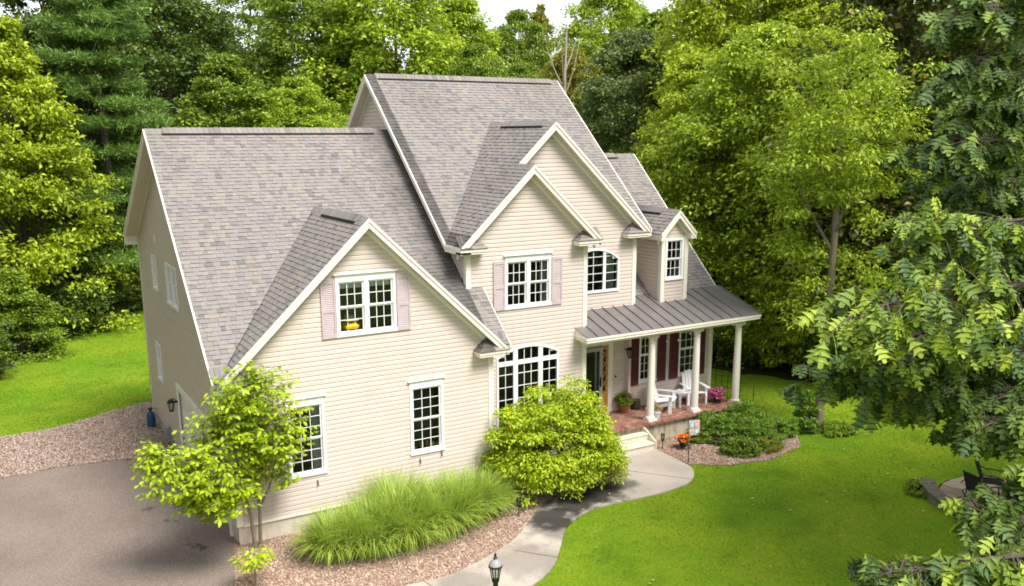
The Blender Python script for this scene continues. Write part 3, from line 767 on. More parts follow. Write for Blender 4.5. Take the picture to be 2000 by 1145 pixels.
so = MB(); so.box((10.06, .576, 3.445), (16.73, 2.27, 3.46)); so.build('soffit', M['soffit'], PR)
bm_ = MB(); bm_.box((10.20, .80, 3.31), (16.40, 1.02, 3.443)); bm_.box((10.2, 1.021, 3.312), (10.40, 1.17, 3.443)); bm_.box((16.2, 1.021, 3.312), (16.398, 2.27, 3.443)); bm_.build('beam', M['trim'], PR)
for cx in (12.68, 14.455, 16.202):
    cb_ = MB(); cb_.box((cx - .16, .758, .64), (cx + .16, 1.078, .70)); cb_.lathe([(.15, .70), (.158, .73), (.15, .76), (.128, .775), (.122, .80)], 24, (cx, .918, 0))
    c = cb_.build('column', M['trim'], HOUSE, True)
    sf = MB(); sf.lathe([(.118, .80), (.119, 1.3), (.114, 1.9), (.105, 2.5), (.097, 3.08)], 24, (cx, .918, 0)); sf.build('shaft', M['trim'], c, True)
    cp = MB(); cp.lathe([(.097, 3.08), (.112, 3.09), (.112, 3.115), (.099, 3.125), (.099, 3.18), (.125, 3.215), (.135, 3.24)], 24, (cx, .918, 0)); cp.box((cx - .145, .773, 3.24), (cx + .145, 1.063, 3.309)); cp.build('capital', M['trim'], c, True)
pf = MB(); pf.box((10.40, .80, 0), (16.20, 2.3, .565)); pf.build('porch_foundation', M['porchfound'], HOUSE)
fl = MB(); fl.box((10.39, .72, .566), (16.27, 2.27, .628)); FL = fl.build('porch_floor', M['mortar'], HOUSE)
bm0 = MB(); bm0.box((-.098, -.0455, 0), (.098, .0455, .011)); BR = bm0.mesh('brick', M['brick'])
bm1 = MB(); bm1.box((-.0455, -.098, 0), (.0455, .098, .014)); BR2 = bm1.mesh('brick', M['brick'])
bl = []
xx = 16.22
while xx > 10.45: bl.append((xx, .81, 1)); xx -= .1
row = 0; y = .965
while y < 2.24:
    xx = 16.15 - (row % 2) * .1
    while xx > 10.55: bl.append((xx, y, 0)); xx -= .203
    y += .099; row += 1
bl.sort(key=lambda b: (b[0] < 12.2, b[1] + (16.3 - b[0]) * .15)); extra = MB()
for i, (bx, by, e) in enumerate(bl):
    if i < 300:
        o = obj('brick', BR2 if e else BR, FL); o.location = (bx, by, .6285 + rnd.random() * .002); o.rotation_euler = (0, 0, rnd.uniform(-.012, .012))
    else:
        extra.obox(Matrix.Translation((bx, by, .6285)), *(((-.0455, -.098, 0), (.0455, .098, .013)) if e else ((-.098, -.0455, 0), (.098, .0455, .011))))
extra.build('brick_field', M['brick'], FL, kind='stuff')
ed = MB(); xx = 16.23
while xx > 10.42: ed.box((xx - .095, .688, .566), (xx, .7195, .6275)); xx -= .1
yy = .73
while yy < 2.2: ed.box((16.2705, yy, .566), (16.30, yy + .095, .6275)); yy += .1
ed.build('brick_edge', M['brick'], FL)
# steps
st = MB(); st.box((10.72, .45, .0), (12.24, .79, .39)); st.box((10.72, .13, .0), (12.24, .449, .19)); S = st.build('step', M['steps'], HOUSE)
t = MB(); t.box((10.70, .43, .392), (12.245, .685, .43)); t.box((10.70, .10, .192), (12.245, .45, .23)); bevel(t.build('tread', M['steps'], S), .008)
t = MB(); t.prism([(12.246, .09, 0), (12.246, .79, 0), (12.246, .79, .56), (12.246, .66, .56), (12.246, .09, .27)], (.04, 0, 0)); t.build('stringer', M['steps'], S)
# foundation
for a_, b_ in (((.02, .012, 0), (6.63, .12, .484)), ((6.5, .121, 0), (6.632, 1.17, .484)), ((.012, .125, 0), (.1, .6, .3)), ((.012, 6.4, 0), (.1, 11.26, .12))):
    f = MB(); f.box(a_, b_); f.build('foundation', M['foundation'], HOUSE)
f = MB(); f.box((6.63, 1.19, 0), (10.4, 1.3, .3)); f.build('foundation', M['foundation'], HOUSE)
# front door behind its glass storm door, wooden sidelight
D = MB(); D.box((10.44, 2.235, .63), (10.56, 2.275, 2.95)); D.box((12.05, 2.235, .63), (12.22, 2.275, 2.95)); D.box((10.561, 2.236, 2.82), (12.049, 2.275, 2.95)); D.build('door_casing', M['trim'], HOUSE)
sd_ = MB()
for a, b, c, d in ((10.57, 10.67, .65, 2.8), (11.68, 11.80, .65, 2.8), (10.671, 11.679, .65, .9), (10.671, 11.679, 2.68, 2.8)): sd_.box((a, 2.19, c), (b, 2.23, d))
DR = sd_.build('storm_door', M['grey'], HOUSE); DR.data.materials[0] = plain('storm_door_frame', (.40, .37, .31), .5, .3, .05)
g = MB(); g.add([(10.671, 2.21, .9), (11.679, 2.21, .9), (11.679, 2.21, 2.68), (10.671, 2.21, 2.68)], [(0, 1, 2, 3)]); g.build('pane', M['glass'], DR)
h = MB(); h.box((11.70, 2.15, 1.55), (11.73, 2.19, 1.85)); h.tube([(11.715, 2.13, 1.68), (11.60, 2.13, 1.68)], .012); h.build('handle', M['black'], DR)
wd = MB(); wd.box((10.60, 2.33, .65), (11.6, 2.37, 2.75)); wd.build('wooden_door', plain('dark_entry', (.015, .012, .010), .4, .3), HOUSE)
wd = MB(); wd.box((11.60, 2.32, 1.0), (11.66, 2.36, 2.7)); wd.build('door_edge', M['curtain'], HOUSE)
sl = MB(); sl.box((11.805, 2.24, .65), (11.85, 2.30, 2.81)); sl.box((11.96, 2.24, .65), (12.045, 2.30, 2.81)); sl.box((11.851, 2.241, .65), (11.959, 2.30, 1.35)); sl.box((11.851, 2.241, 2.7), (11.959, 2.30, 2.81))
SL = sl.build('sidelight', M['doorwood'], HOUSE)
g = MB(); g.box((11.851, 2.275, 1.35), (11.959, 2.28, 2.7)); g.build('pane', plain('leaded_glass', (.03, .028, .02), .2, .5), SL)
g = MB()
for k in range(4):
    z = 1.5 + k * .31; g.tube([(11.87, 2.27, z), (11.90, 2.268, z + .06), (11.94, 2.268, z + .08), (11.93, 2.268, z + .15), (11.88, 2.268, z + .17)], .007, 5)
g.build('scrollwork', M['white'], SL)
# things indoors seen through the glass
yl = thing('folded_fabric_pile', 'yellow fabric pile with a hat behind the left upstairs window', 'laundry', (2.95, .25, 4.74))
m_ = MB(); m_.lathe([(.02, 0), (.25, .02), (.27, .08), (.2, .16), (.1, .2)], 14); m_.build('pile', M['yellow'], yl, True)
m_ = MB(); m_.lathe([(.26, .21), (.27, .23), (.14, .25), (.12, .32), (.03, .34)], 14); m_.build('hat', plain('straw', (.42, .36, .20)), yl, True)
po = thing('window_sill_pots', 'row of small pale pots on the sill of the right garage window', 'pots', (4.8, .12, 1.47))
for i, (px_, h_) in enumerate(((-.3, .09), (-.12, .16), (.02, .2), (.16, .13), (.28, .1))):
    m_ = MB(); m_.lathe([(.03, 0), (.05, h_ * .5), (.045, h_)], 10, (px_, 0, 0)); m_.build('pot', M['greypot'] if i % 2 else M['terracotta'], po, True)
# wall bits
v = MB(); v.box((-.04, 7.80, 6.22), (-.002, 7.92, 6.42)); v.build('vent_cover', M['trim'], HOUSE)
v = MB(); v.tube([(-.04, 11.0, .9), (-.04, 11.0, 1.15)], .03, 6); v.build('vent_cover', M['trim'], HOUSE)
for px_, pz_ in ((4.55, 1.27), (5.15, 1.36), (1.9, 1.24)):
    v = MB(); v.bar((px_, -.03, pz_), (px_ + .002, -.06, pz_ - .14), .02); v.build('hook', M['black'], HOUSE)
v = MB(); v.lathe([(.03, 0), (.035, .02), (.01, .06)], 8, (12.33, 2.22, 1.75)); v.build('tap', M['black'], HOUSE)
def lantern_wall(loc, label, out, sc=1):
    t = thing('wall_lantern', label, 'lantern', loc); o = Vector(out)
    b = MB(); c = o * .16
    b.box((-.04, -.04, .02), (.04, .04, .22)) if False else None
    b.tube([(0, 0, .1), tuple(o * .1 + Vector((0, 0, .2))), tuple(c + Vector((0, 0, .18)))], .012, 6); b.lathe([(.05, -.02), (.05, .02)], 8, (o.x * .02, o.y * .02, .1)); b.build('arm', M['black'], t)
    b = MB(); b.lathe([(.03, .19), (.10, .12), (.11, .10)], 8, c); b.lathe([(.05, -.14), (.055, -.12)], 8, c); 
    for k in range(6):
        a = k * math.pi / 3; b.bar(c + Vector((math.cos(a) * .09, math.sin(a) * .09, .10)), c + Vector((math.cos(a) * .05, math.sin(a) * .05, -.13)), .012)
    b.build('cage', M['black'], t)
    b = MB(); b.lathe([(.045, -.12), (.082, .1)], 8, c); b.build('glass', M['glass'], t)
    t.scale = (sc,) * 3
lantern_wall((12.74, 2.25, 2.5), 'black lantern on the porch wall between door and maroon shutters', (0, -1, 0), 1.1)
lantern_wall((-.04, 6.33, 1.72), 'black lantern on white trim beside the garage doors', (-1, 0, 0), 1.1)
# ------------------------------------------------------------------ ground
def smooth(pts, closed=True, k=4):
    out = []; n = len(pts)
    for i in range(n):
        p0, p1, p2, p3 = pts[i - 1], pts[i], pts[(i + 1) % n], pts[(i + 2) % n]
        for j in range(k):
            t = j / k
            out.append(tuple(.5 * (2 * p1[c] + (p2[c] - p0[c]) * t + (2 * p0[c] - 5 * p1[c] + 4 * p2[c] - p3[c]) * t * t + (3 * p1[c] - p0[c] - 3 * p2[c] + p3[c]) * t ** 3) for c in (0, 1)))
    return out
def curve(pts, k=5):
    P = [pts[0]] + list(pts) + [pts[-1]]; out = []
    for i in range(1, len(P) - 2):
        p0, p1, p2, p3 = P[i - 1:i + 3]
        for j in range(k):
            t = j / k
            out.append(tuple(.5 * (2 * p1[c] + (p2[c] - p0[c]) * t + (2 * p0[c] - 5 * p1[c] + 4 * p2[c] - p3[c]) * t * t + (3 * p1[c] - p0[c] - 3 * p2[c] + p3[c]) * t ** 3) for c in (0, 1)))
    return out + [tuple(pts[-1])]
def jag(pts, a=.03, step=.12):
    out = []
    for i in range(len(pts)):
        p, q = pts[i], pts[(i + 1) % len(pts)]; L = math.hypot(q[0] - p[0], q[1] - p[1]); n = max(1, min(60, int(L / step)))
        for j in range(n):
            t = j / n; out.append((p[0] + (q[0] - p[0]) * t + rnd.uniform(-a, a), p[1] + (q[1] - p[1]) * t + rnd.uniform(-a, a)))
    return out
def sheet(name, pts, z, mat, kind='structure', depth=0):
    mb = MB()
    if depth: mb.prism([(x, y, z - depth) for x, y in pts], (0, 0, depth))
    else: mb.add([(x, y, z) for x, y in pts], [tuple(range(len(pts)))])
    return mb.build(name, mat, kind=kind)
sheet('ground', [(-400, -400), (400, -400), (400, 500), (-400, 500)], 0, M['lawn'])
bed_edge = curve([(-.62, -3.35), (.9, -3.62), (2.58, -3.69), (3.52, -3.73), (4.73, -3.35), (5.69, -2.86), (6.61, -2.07), (7.59, -1.36), (8.6, -1.17), (9.51, -1.3), (10.35, -.93), (10.82, -.31), (10.90, .20)])
path_r = curve([(12.27, .2), (12.23, -1.28), (11.97, -1.9), (11.34, -2.4), (10.24, -2.56), (8.8, -2.47), (7.97, -2.53), (7.01, -3.0), (6.27, -3.82), (5.58, -4.56), (4.78, -5.01), (3.2, -5.4), (1.0, -5.4), (-.7, -5.2)])
sheet('path', bed_edge + path_r, .035, M['path'], depth=.05)
jn = MB()
for a, b in (((5.26, -3.46), (5.93, -4.27)), ((7.1, -2.0), (7.49, -2.77)), ((9.0, -1.15), (9.1, -2.5)), ((10.5, -.9), (11.6, -2.3)), ((2.9, -3.7), (3.2, -5.4))):
    d = Vector((b[0] - a[0], b[1] - a[1], 0)).normalized(); n = Vector((-d.y, d.x, 0)) * .009
    A, B = Vector((*a, .0392)), Vector((*b, .0392)); jn.add([A - n, B - n, B + n, A + n], [(0, 1, 2, 3)])
jn.build('path_joint', plain('joint_grit', (.09, .08, .065), .9, .1), kind='structure')
bed = [(-.05, .3), (6.66, .3), (6.66, 1.3), (10.42, 1.3), (10.42, .7), (10.8, .3)] + [p for p in reversed(bed_edge)] + [(-.55, -1.83), (-.3, -.76)]
sheet('mulch_bed', bed, .012, M['mulch'])
bed2 = jag([(12.27, .75), (12.27, .2), (12.3, -1.32), (13.17, -1.94), (13.82, -2.09), (14.47, -2.24), (15.23, -2.11), (16.23, -1.88), (16.9, -1.04), (16.98, -.36), (17.2, .6), (16.7, 1.2), (16.4, .75)])
sheet('flower_bed', bed2, .012, M['mulch'])
drive = [(.02, .26), (.02, 7.25)] + curve([(.02, 7.25), (-.94, 7.39), (-2.02, 7.6), (-3.34, 7.77), (-4.61, 7.63), (-16, 7.3)]) + [(-16, -60), (-2.2, -60), (-1.2, -12), (-.75, -5), (-.62, -3.3), (-.55, -1.83), (-.3, -.76)]
sheet('driveway', drive, .008, M['asphalt'])
grav = jag([(.02, 7.2), (-.94, 7.34), (-2.02, 7.55), (-3.34, 7.72), (-4.61, 7.58), (-16, 7.2), (-16, 11.2), (-6, 11.3), (-4.51, 11.56), (-3.07, 11.68), (-1.47, 12.48), (-.3, 13.1), (.3, 13.2), (.3, 11.3), (.02, 11.3)], .04, .2)
sheet('gravel_strip', grav, .004, M['gravel'])
wl = jag([(-60, 13), (-9, 15), (-5.2, 18.5), (-4.1, 20.2), (-3.0, 23.9), (-1.2, 28.9), (.7, 31.4), (3.0, 34), (9, 33), (15, 27), (18.5, 17), (19.6, 8), (20.6, 5.2), (21.9, 3.4), (23.5, 1.3), (25, -2), (28, -9), (60, -20), (200, -20), (200, 300), (-200, 300), (-200, 13)], .25, .5)
sheet('woodland_floor', wl, .004, M['woodfloor'])

# turf blades, bark chips and gravel stones: uncountable
def inside(P, x, y):
    c = np.zeros(len(x), bool); n = len(P)
    for i in range(n):
        x0, y0 = P[i]; x1, y1 = P[(i + 1) % n]
        if y0 == y1: continue
        k = ((y0 > y) != (y1 > y)) & (x < (x1 - x0) * (y - y0) / (y1 - y0) + x0); c ^= k
    return c
def raw(name, V, F, mats, parent=None, mi=None, kind=None, smooth=False):
    """fast mesh from numpy; F (n,3) or (n,4)"""
    me = bpy.data.meshes.new(name); n, k = F.shape
    me.vertices.add(len(V)); me.vertices.foreach_set('co', V.astype(np.float32).ravel())
    me.loops.add(n * k); me.loops.foreach_set('vertex_index', F.astype(np.int32).ravel())
    me.polygons.add(n); me.polygons.foreach_set('loop_start', np.arange(0, n * k, k, dtype=np.int32))
    if smooth: me.polygons.foreach_set('use_smooth', np.ones(n, bool))
    for m in (mats if isinstance(mats, (list, tuple)) else [mats]): me.materials.append(m)
    if mi is not None: me.polygons.foreach_set('material_index', mi.astype(np.int32))
    me.update(calc_edges=True)
    o = obj(name, me, parent)
    if kind: o['kind'] = kind
    return o
rng = np.random.default_rng(11)
lawn_cut = [bed, bed2, drive, grav, bed_edge + path_r]
def turf(n, box, hmin, hmax, w, name):
    x = rng.uniform(box[0], box[1], n); y = rng.uniform(box[2], box[3], n)
    # keep what the picture can see
    d = np.stack([x, y, np.zeros(n)], 1) - CAM; z = d @ fw; u = (d @ rt) / z; v = (d @ up) / z
    ok = (z > 4) & (z < 52) & (np.abs(u) < .63) & (v > -.42); ok &= rng.random(n) < np.clip((52 - z) / 10, 0, 1)
    ok &= rng.random(n) < np.clip(14 / z, .12, 1) ** .8
    for P in lawn_cut: ok &= ~inside(P, x, y)
    ok &= ~inside(wl, x, y) & ~((x > 0) & (x < 16.3) & (y > 0) & (y < 12)) & ~((x > 6) & (x < 16.3) & (y > 1) & (y < 12))
    ok &= ~((x - 17.2) ** 2 + (y + 6.9) ** 2 < 1.9)
    x, y, z = x[ok], y[ok], z[ok]; n = len(x)
    s = np.clip(z / 18, .8, 1.7); h = rng.uniform(hmin, hmax, n); a = rng.uniform(0, 6.283, n); ww = w * s
    P = np.stack([x, y, np.zeros(n)], 1); dx = np.stack([np.cos(a), np.sin(a), 0 * a], 1) * ww[:, None]
    lean = np.stack([rng.normal(0, .5, n), rng.normal(0, .5, n), np.ones(n)], 1) * h[:, None]
    V = np.stack([P - dx, P + dx, P + lean], 1).reshape(-1, 3); raw(name, V, np.arange(3 * n).reshape(-1, 3), M['turf'], kind='stuff')
turf(900000, (-12, 27, -16, 33), .012, .035, .010, 'grass')
def chips(P, n, box, name, mat, size=.03):
    x = rng.uniform(box[0], box[1], n); y = rng.uniform(box[2], box[3], n); ok = inside(P, x, y); x, y = x[ok], y[ok]; n = len(x)
    L = rng.uniform(.5, 1.3, n) * size; Wd = L * rng.uniform(.3, .7, n); a = rng.uniform(0, 6.283, n); tz = rng.normal(0, .35, n)
    d = np.stack([np.cos(a), np.sin(a), tz], 1) * L[:, None]; e = np.stack([-np.sin(a), np.cos(a), rng.normal(0, .3, n)], 1) * Wd[:, None]
    c = np.stack([x, y, .02 + rng.uniform(0, .012, n)], 1)
    V = np.stack([c - d - e, c + d - e, c + d + e, c - d + e], 1).reshape(-1, 3); raw(name, V, np.arange(4 * n).reshape(-1, 4), mat, kind='stuff')
chips(bed, 90000, (-.6, 11, -3.8, 1.3), 'bark_chips', M['chip'], .02)
chips(bed2, 26000, (12.2, 17.2, -2.3, 1.3), 'bark_chips', M['chip'], .02)
def mk_pebble():
    m = NT('gravel_stone'); m.col(m.ramp(m.island(), [(0, (.29, .21, .165)), (.5, (.40, .30, .245)), (1, (.54, .435, .37))])); return m.set(.9, .15)
chips(grav, 80000, (-10, .3, 7, 13.2), 'gravel_stones', mk_pebble(), .022)
# fallen leaves on the lawn and bed
n = 150; x = rng.uniform(4, 22, n); y = rng.uniform(-13, -1, n); ok = ~inside(bed, x, y) & ~inside(bed2, x, y); x, y = x[ok], y[ok]; n = len(x)
a = rng.uniform(0, 6.28, n); L = rng.uniform(.025, .055, n)
c = np.stack([x, y, np.full(n, .05)], 1); d = np.stack([np.cos(a), np.sin(a), rng.normal(0, .3, n)], 1) * L[:, None]; e = np.stack([-np.sin(a), np.cos(a), rng.normal(0, .3, n)], 1) * (L * .5)[:, None]
raw('fallen_leaves', np.stack([c - d, c - e, c + d, c + e], 1).reshape(-1, 3), np.arange(4 * n).reshape(-1, 4), mk_leaf('fallen_leaf', (.30, .30, .10), (.45, .40, .16), (.52, .48, .25), .1, .5, (.4, .14, .03)), kind='stuff')

# ------------------------------------------------------------------ foliage
def nrm(v): return v / np.maximum(np.linalg.norm(v, axis=1, keepdims=True), 1e-6)
def leaf_tris(P, N, D, size, asp=.5, fold=.18):
    """diamond leaves folded along the midrib: base at P, pointing D, facing N"""
    n = len(P); D = nrm(D - N * np.sum(D * N, 1, keepdims=True) * .8); S = nrm(np.cross(D, N)); size = np.broadcast_to(np.asarray(size), (n,))[:, None]
    tip = P + D * size; mid = P + D * size * .45
    l = mid + S * size * asp * .5 + N * size * fold; r = mid - S * size * asp * .5 + N * size * fold
    V = np.stack([P, r, tip, l], 1).reshape(-1, 3); i = np.arange(n)[:, None] * 4
    F = np.concatenate([i + np.array([[0, 1, 2]]), i + np.array([[0, 2, 3]])], 1).reshape(-1, 3)
    return V, F
def clump_leaves(rg, C, rc, n, flat=.6, size=.25, asp=.55, droop=.15, spread=.6):
    """leaves spread over the upper shells of clumps; C (k,3), rc (k,)"""
    k = len(C); idx = np.repeat(np.arange(k), n); m = len(idx)
    d = nrm(rg.normal(0, 1, (m, 3))); d[:, 2] = np.abs(d[:, 2]) * np.where(rg.random(m) < .78, 1, -1)
    rad = rg.random(m) ** .45
    off = d * rad[:, None] * rc[idx][:, None]; off[:, 2] *= flat
    off += rg.normal(0, .1, (m, 3)) * rc[idx][:, None]
    P = C[idx] + off
    N = nrm(d * .55 + np.array([0, 0, .75]) + rg.normal(0, spread, (m, 3)))
    D = nrm(np.stack([d[:, 0], d[:, 1], -droop * np.ones(m)], 1) + rg.normal(0, .6, (m, 3)))
    return leaf_tris(P, N, D, size * rg.uniform(.45, 1.55, m), asp)
PROF = {
    'round': lambda t: np.sqrt(np.clip(1 - (2 * t - .9) ** 2 * .85, .02, 1)),
    'tall': lambda t: np.clip(np.sin(np.clip(t * .92 + .1, 0, 1) * math.pi) ** .6, .12, 1),
    'cone': lambda t: np.clip(1.05 - t, .06, 1),
    'low': lambda t: np.clip(1.0 - t ** 2.2, .1, 1),
}
def crown(seed, H, Rad, base, ncl, nl, prof='round', size=.25, rc=.2, flat=.6, asp=.55, trunk=.16, spread=.6, lean=0, inner=.35):
    """-> leaf mesh, wood mesh for a tree H tall with crown radius Rad starting at height base"""
    rg = np.random.default_rng(seed); f = PROF[prof]
    t = rg.random(ncl) ** .85; a = np.arange(ncl) * 2.39996 + rg.normal(0, .5, ncl)
    rr = f(t) * Rad * (inner + (1 - inner) * np.sqrt(rg.random(ncl))) * (1 + .18 * np.sin(3 * a + seed) + .12 * np.sin(7 * t * 3 + 2 * a))
    C = np.stack([rr * np.cos(a), rr * np.sin(a), base + t * (H - base) - rr * .10], 1)
    rcs = Rad * rc * rg.uniform(.65, 1.35, ncl) * np.clip(.6 + .6 * f(t), .5, 1.2)
    V, F = clump_leaves(rg, C, rcs, nl, flat, size, asp, spread=spread)
    mb = MB(); pts = []; hh = H * .9
    for i in range(7):
        s = i / 6; pts.append((rg.normal(0, .03) * H * .3 * s, rg.normal(0, .03) * H * .3 * s, hh * s))
    mb.tube(pts, [trunk * (1 - .85 * i / 6) + .015 for i in range(7)], 8)
    for i in range(0, ncl, max(1, ncl // 60)):
        c = C[i]; zb = max(base * .7, c[2] - np.hypot(c[0], c[1]) * .75 - .3); s = min(1, zb / hh); j = min(5, int(s * 6)); q = s * 6 - j
        p = Vector(pts[j]).lerp(Vector(pts[j + 1]), q); e = Vector(c)
        m = p.lerp(e, .5) + Vector((0, 0, .12 * (e - p).length)); r0 = max(.02, trunk * (1 - .8 * s) * .42)
        mb.tube([p, m, e], [r0, r0 * .6, r0 * .2], 5, False)
    return V, F, mb
TREES = {}
def proto(key, *a, **k):
    V, F, mb = crown(*a, **k)
    me = bpy.data.meshes.new('crown'); n = len(F)
    me.vertices.add(len(V)); me.vertices.foreach_set('co', V.astype(np.float32).ravel()); me.loops.add(n * 3); me.loops.foreach_set('vertex_index', F.astype(np.int32).ravel())
    me.polygons.add(n); me.polygons.foreach_set('loop_start', np.arange(0, n * 3, 3, dtype=np.int32)); me.materials.append(M['lf_mid']); me.update(calc_edges=True)
    TREES[key] = (me, mb.mesh('trunk', M['bark'], True))
proto('broad', 3, 14, 3.6, 1.2, 330, 190, 'round', 0.18, .2)
proto('broad2', 5, 14, 3.4, .6, 300, 200, 'tall', 0.175, .21, .55)
proto('dense', 9, 14, 3.2, .4, 340, 190, 'round', 0.155, .19, .6)
proto('sparse', 12, 15, 3.2, 3.5, 190, 140, 'tall', 0.17, .17, .6, trunk=.2)
proto('layer', 17, 12, 3.6, .3, 260, 220, 'low', 0.18, .24, .32)
proto('layer2', 18, 13, 3.3, .3, 280, 210, 'round', 0.18, .23, .36)
proto('feather', 21, 13, 3.3, .8, 260, 190, 'round', 0.22, .22, .42, .3)
proto('oaky', 25, 14, 3.6, 1.0, 330, 190, 'round', 0.17, .2, .55, .6, spread=.9)
proto('under', 31, 5, 2.0, .1, 150, 180, 'low', 0.15, .28, .5)
proto('under2', 33, 5, 1.9, .1, 130, 180, 'round', 0.14, .27, .5)
# white pine: whorls of flat plates made of needle tufts
def pine():
    rg = np.random.default_rng(41); V = []; F = []; mb = MB(); H = 17; b = 0
    mb.tube([(0, 0, 0), (.1, 0, 6), (0, .1, 12), (0, 0, H)], [.2, .15, .09, .02], 8)
    z = 2.2; ps = []
    while z < H:
        t = (z - 2) / (H - 2); L = 3.9 * (1 - t) ** .75 + .4; k = rg.integers(5, 8); a0 = rg.random() * 6
        for i in range(k):
            a = a0 + i * 6.283 / k + rg.normal(0, .25); l = L * rg.uniform(.55, 1.2); d = np.array([math.cos(a), math.sin(a), .0])
            p0 = np.array([0, 0, z]); e = p0 + d * l + np.array([0, 0, rg.uniform(-.12, .2) * l])
            mb.tube([p0, p0 * .5 + e * .5 - np.array([0, 0, .12]), e], [.05, .035, .012], 5, False)
            for s in np.linspace(.3, 1, 9):
                wd = .75 * l * .45 * math.sin(min(1, s * 1.05) * math.pi * .8 + .3) + .15
                for j in range(4):
                    q = p0 * (1 - s) + e * s + np.cross(d, [0, 0, 1]) * rg.uniform(-wd, wd) + np.array([0, 0, rg.normal(0, .07)])
                    ps.append((q, d))
        z += rg.uniform(.6, 1.15)
    C = np.array([p for p, _ in ps]); Dr = np.array([d for _, d in ps]); n = 34; idx = np.repeat(np.arange(len(C)), n); m = len(idx)
    dd = nrm(Dr[idx] * .7 + rg.normal(0, .75, (m, 3)) + np.array([0, 0, .35])); P = C[idx] + rg.normal(0, .09, (m, 3))
    V, F = leaf_tris(P, nrm(rg.normal(0, 1, (m, 3)) + np.array([0, 0, .8])), dd, .26 * rg.uniform(.7, 1.2, m), .13, .02)
    me = bpy.data.meshes.new('crown'); n = len(F)
    me.vertices.add(len(V)); me.vertices.foreach_set('co', V.astype(np.float32).ravel()); me.loops.add(n * 3); me.loops.foreach_set('vertex_index', F.astype(np.int32).ravel())
    me.polygons.add(n); me.polygons.foreach_set('loop_start', np.arange(0, n * 3, 3, dtype=np.int32)); me.materials.append(M['lf_pine']); me.update(calc_edges=True)
    TREES['pine'] = (me, mb.mesh('trunk', M['bark'], True))
pine()
PH = {'broad': (14, 3.6), 'broad2': (14, 3.4), 'dense': (14, 3.2), 'sparse': (15, 3.2), 'layer': (12, 3.6), 'layer2': (13, 3.3), 'feather': (13, 3.3), 'oaky': (14, 3.6), 'under': (5, 2.0), 'under2': (5, 1.9), 'pine': (17, 4.0)}
NM = {'pine': 'pine_tree', 'oaky': 'oak_tree', 'under': 'shrub', 'under2': 'shrub'}
def tree(key, x, y, H, w, leaf, label, cat='tree', group='trees in the woods behind the house', bark='bark'):
    cm, tm = TREES[key]; h0, r0 = PH[key]
    t = thing(NM.get(key, 'maple_tree' if key in ('broad', 'broad2', 'layer', 'layer2') else 'deciduous_tree'), label, cat, (x, y, 0), rnd.random() * 6.28, group)
    t.scale = (w / 2 / r0, w / 2 / r0, H / h0)
    for nm, me, mat in (('crown', cm, leaf), ('trunk', tm, bark)):
        o = obj(nm, me, t); o.material_slots[0].link = 'OBJECT'; o.material_slots[0].material = M[mat]
    return t
U_ = 'undergrowth at the edge of the woods'
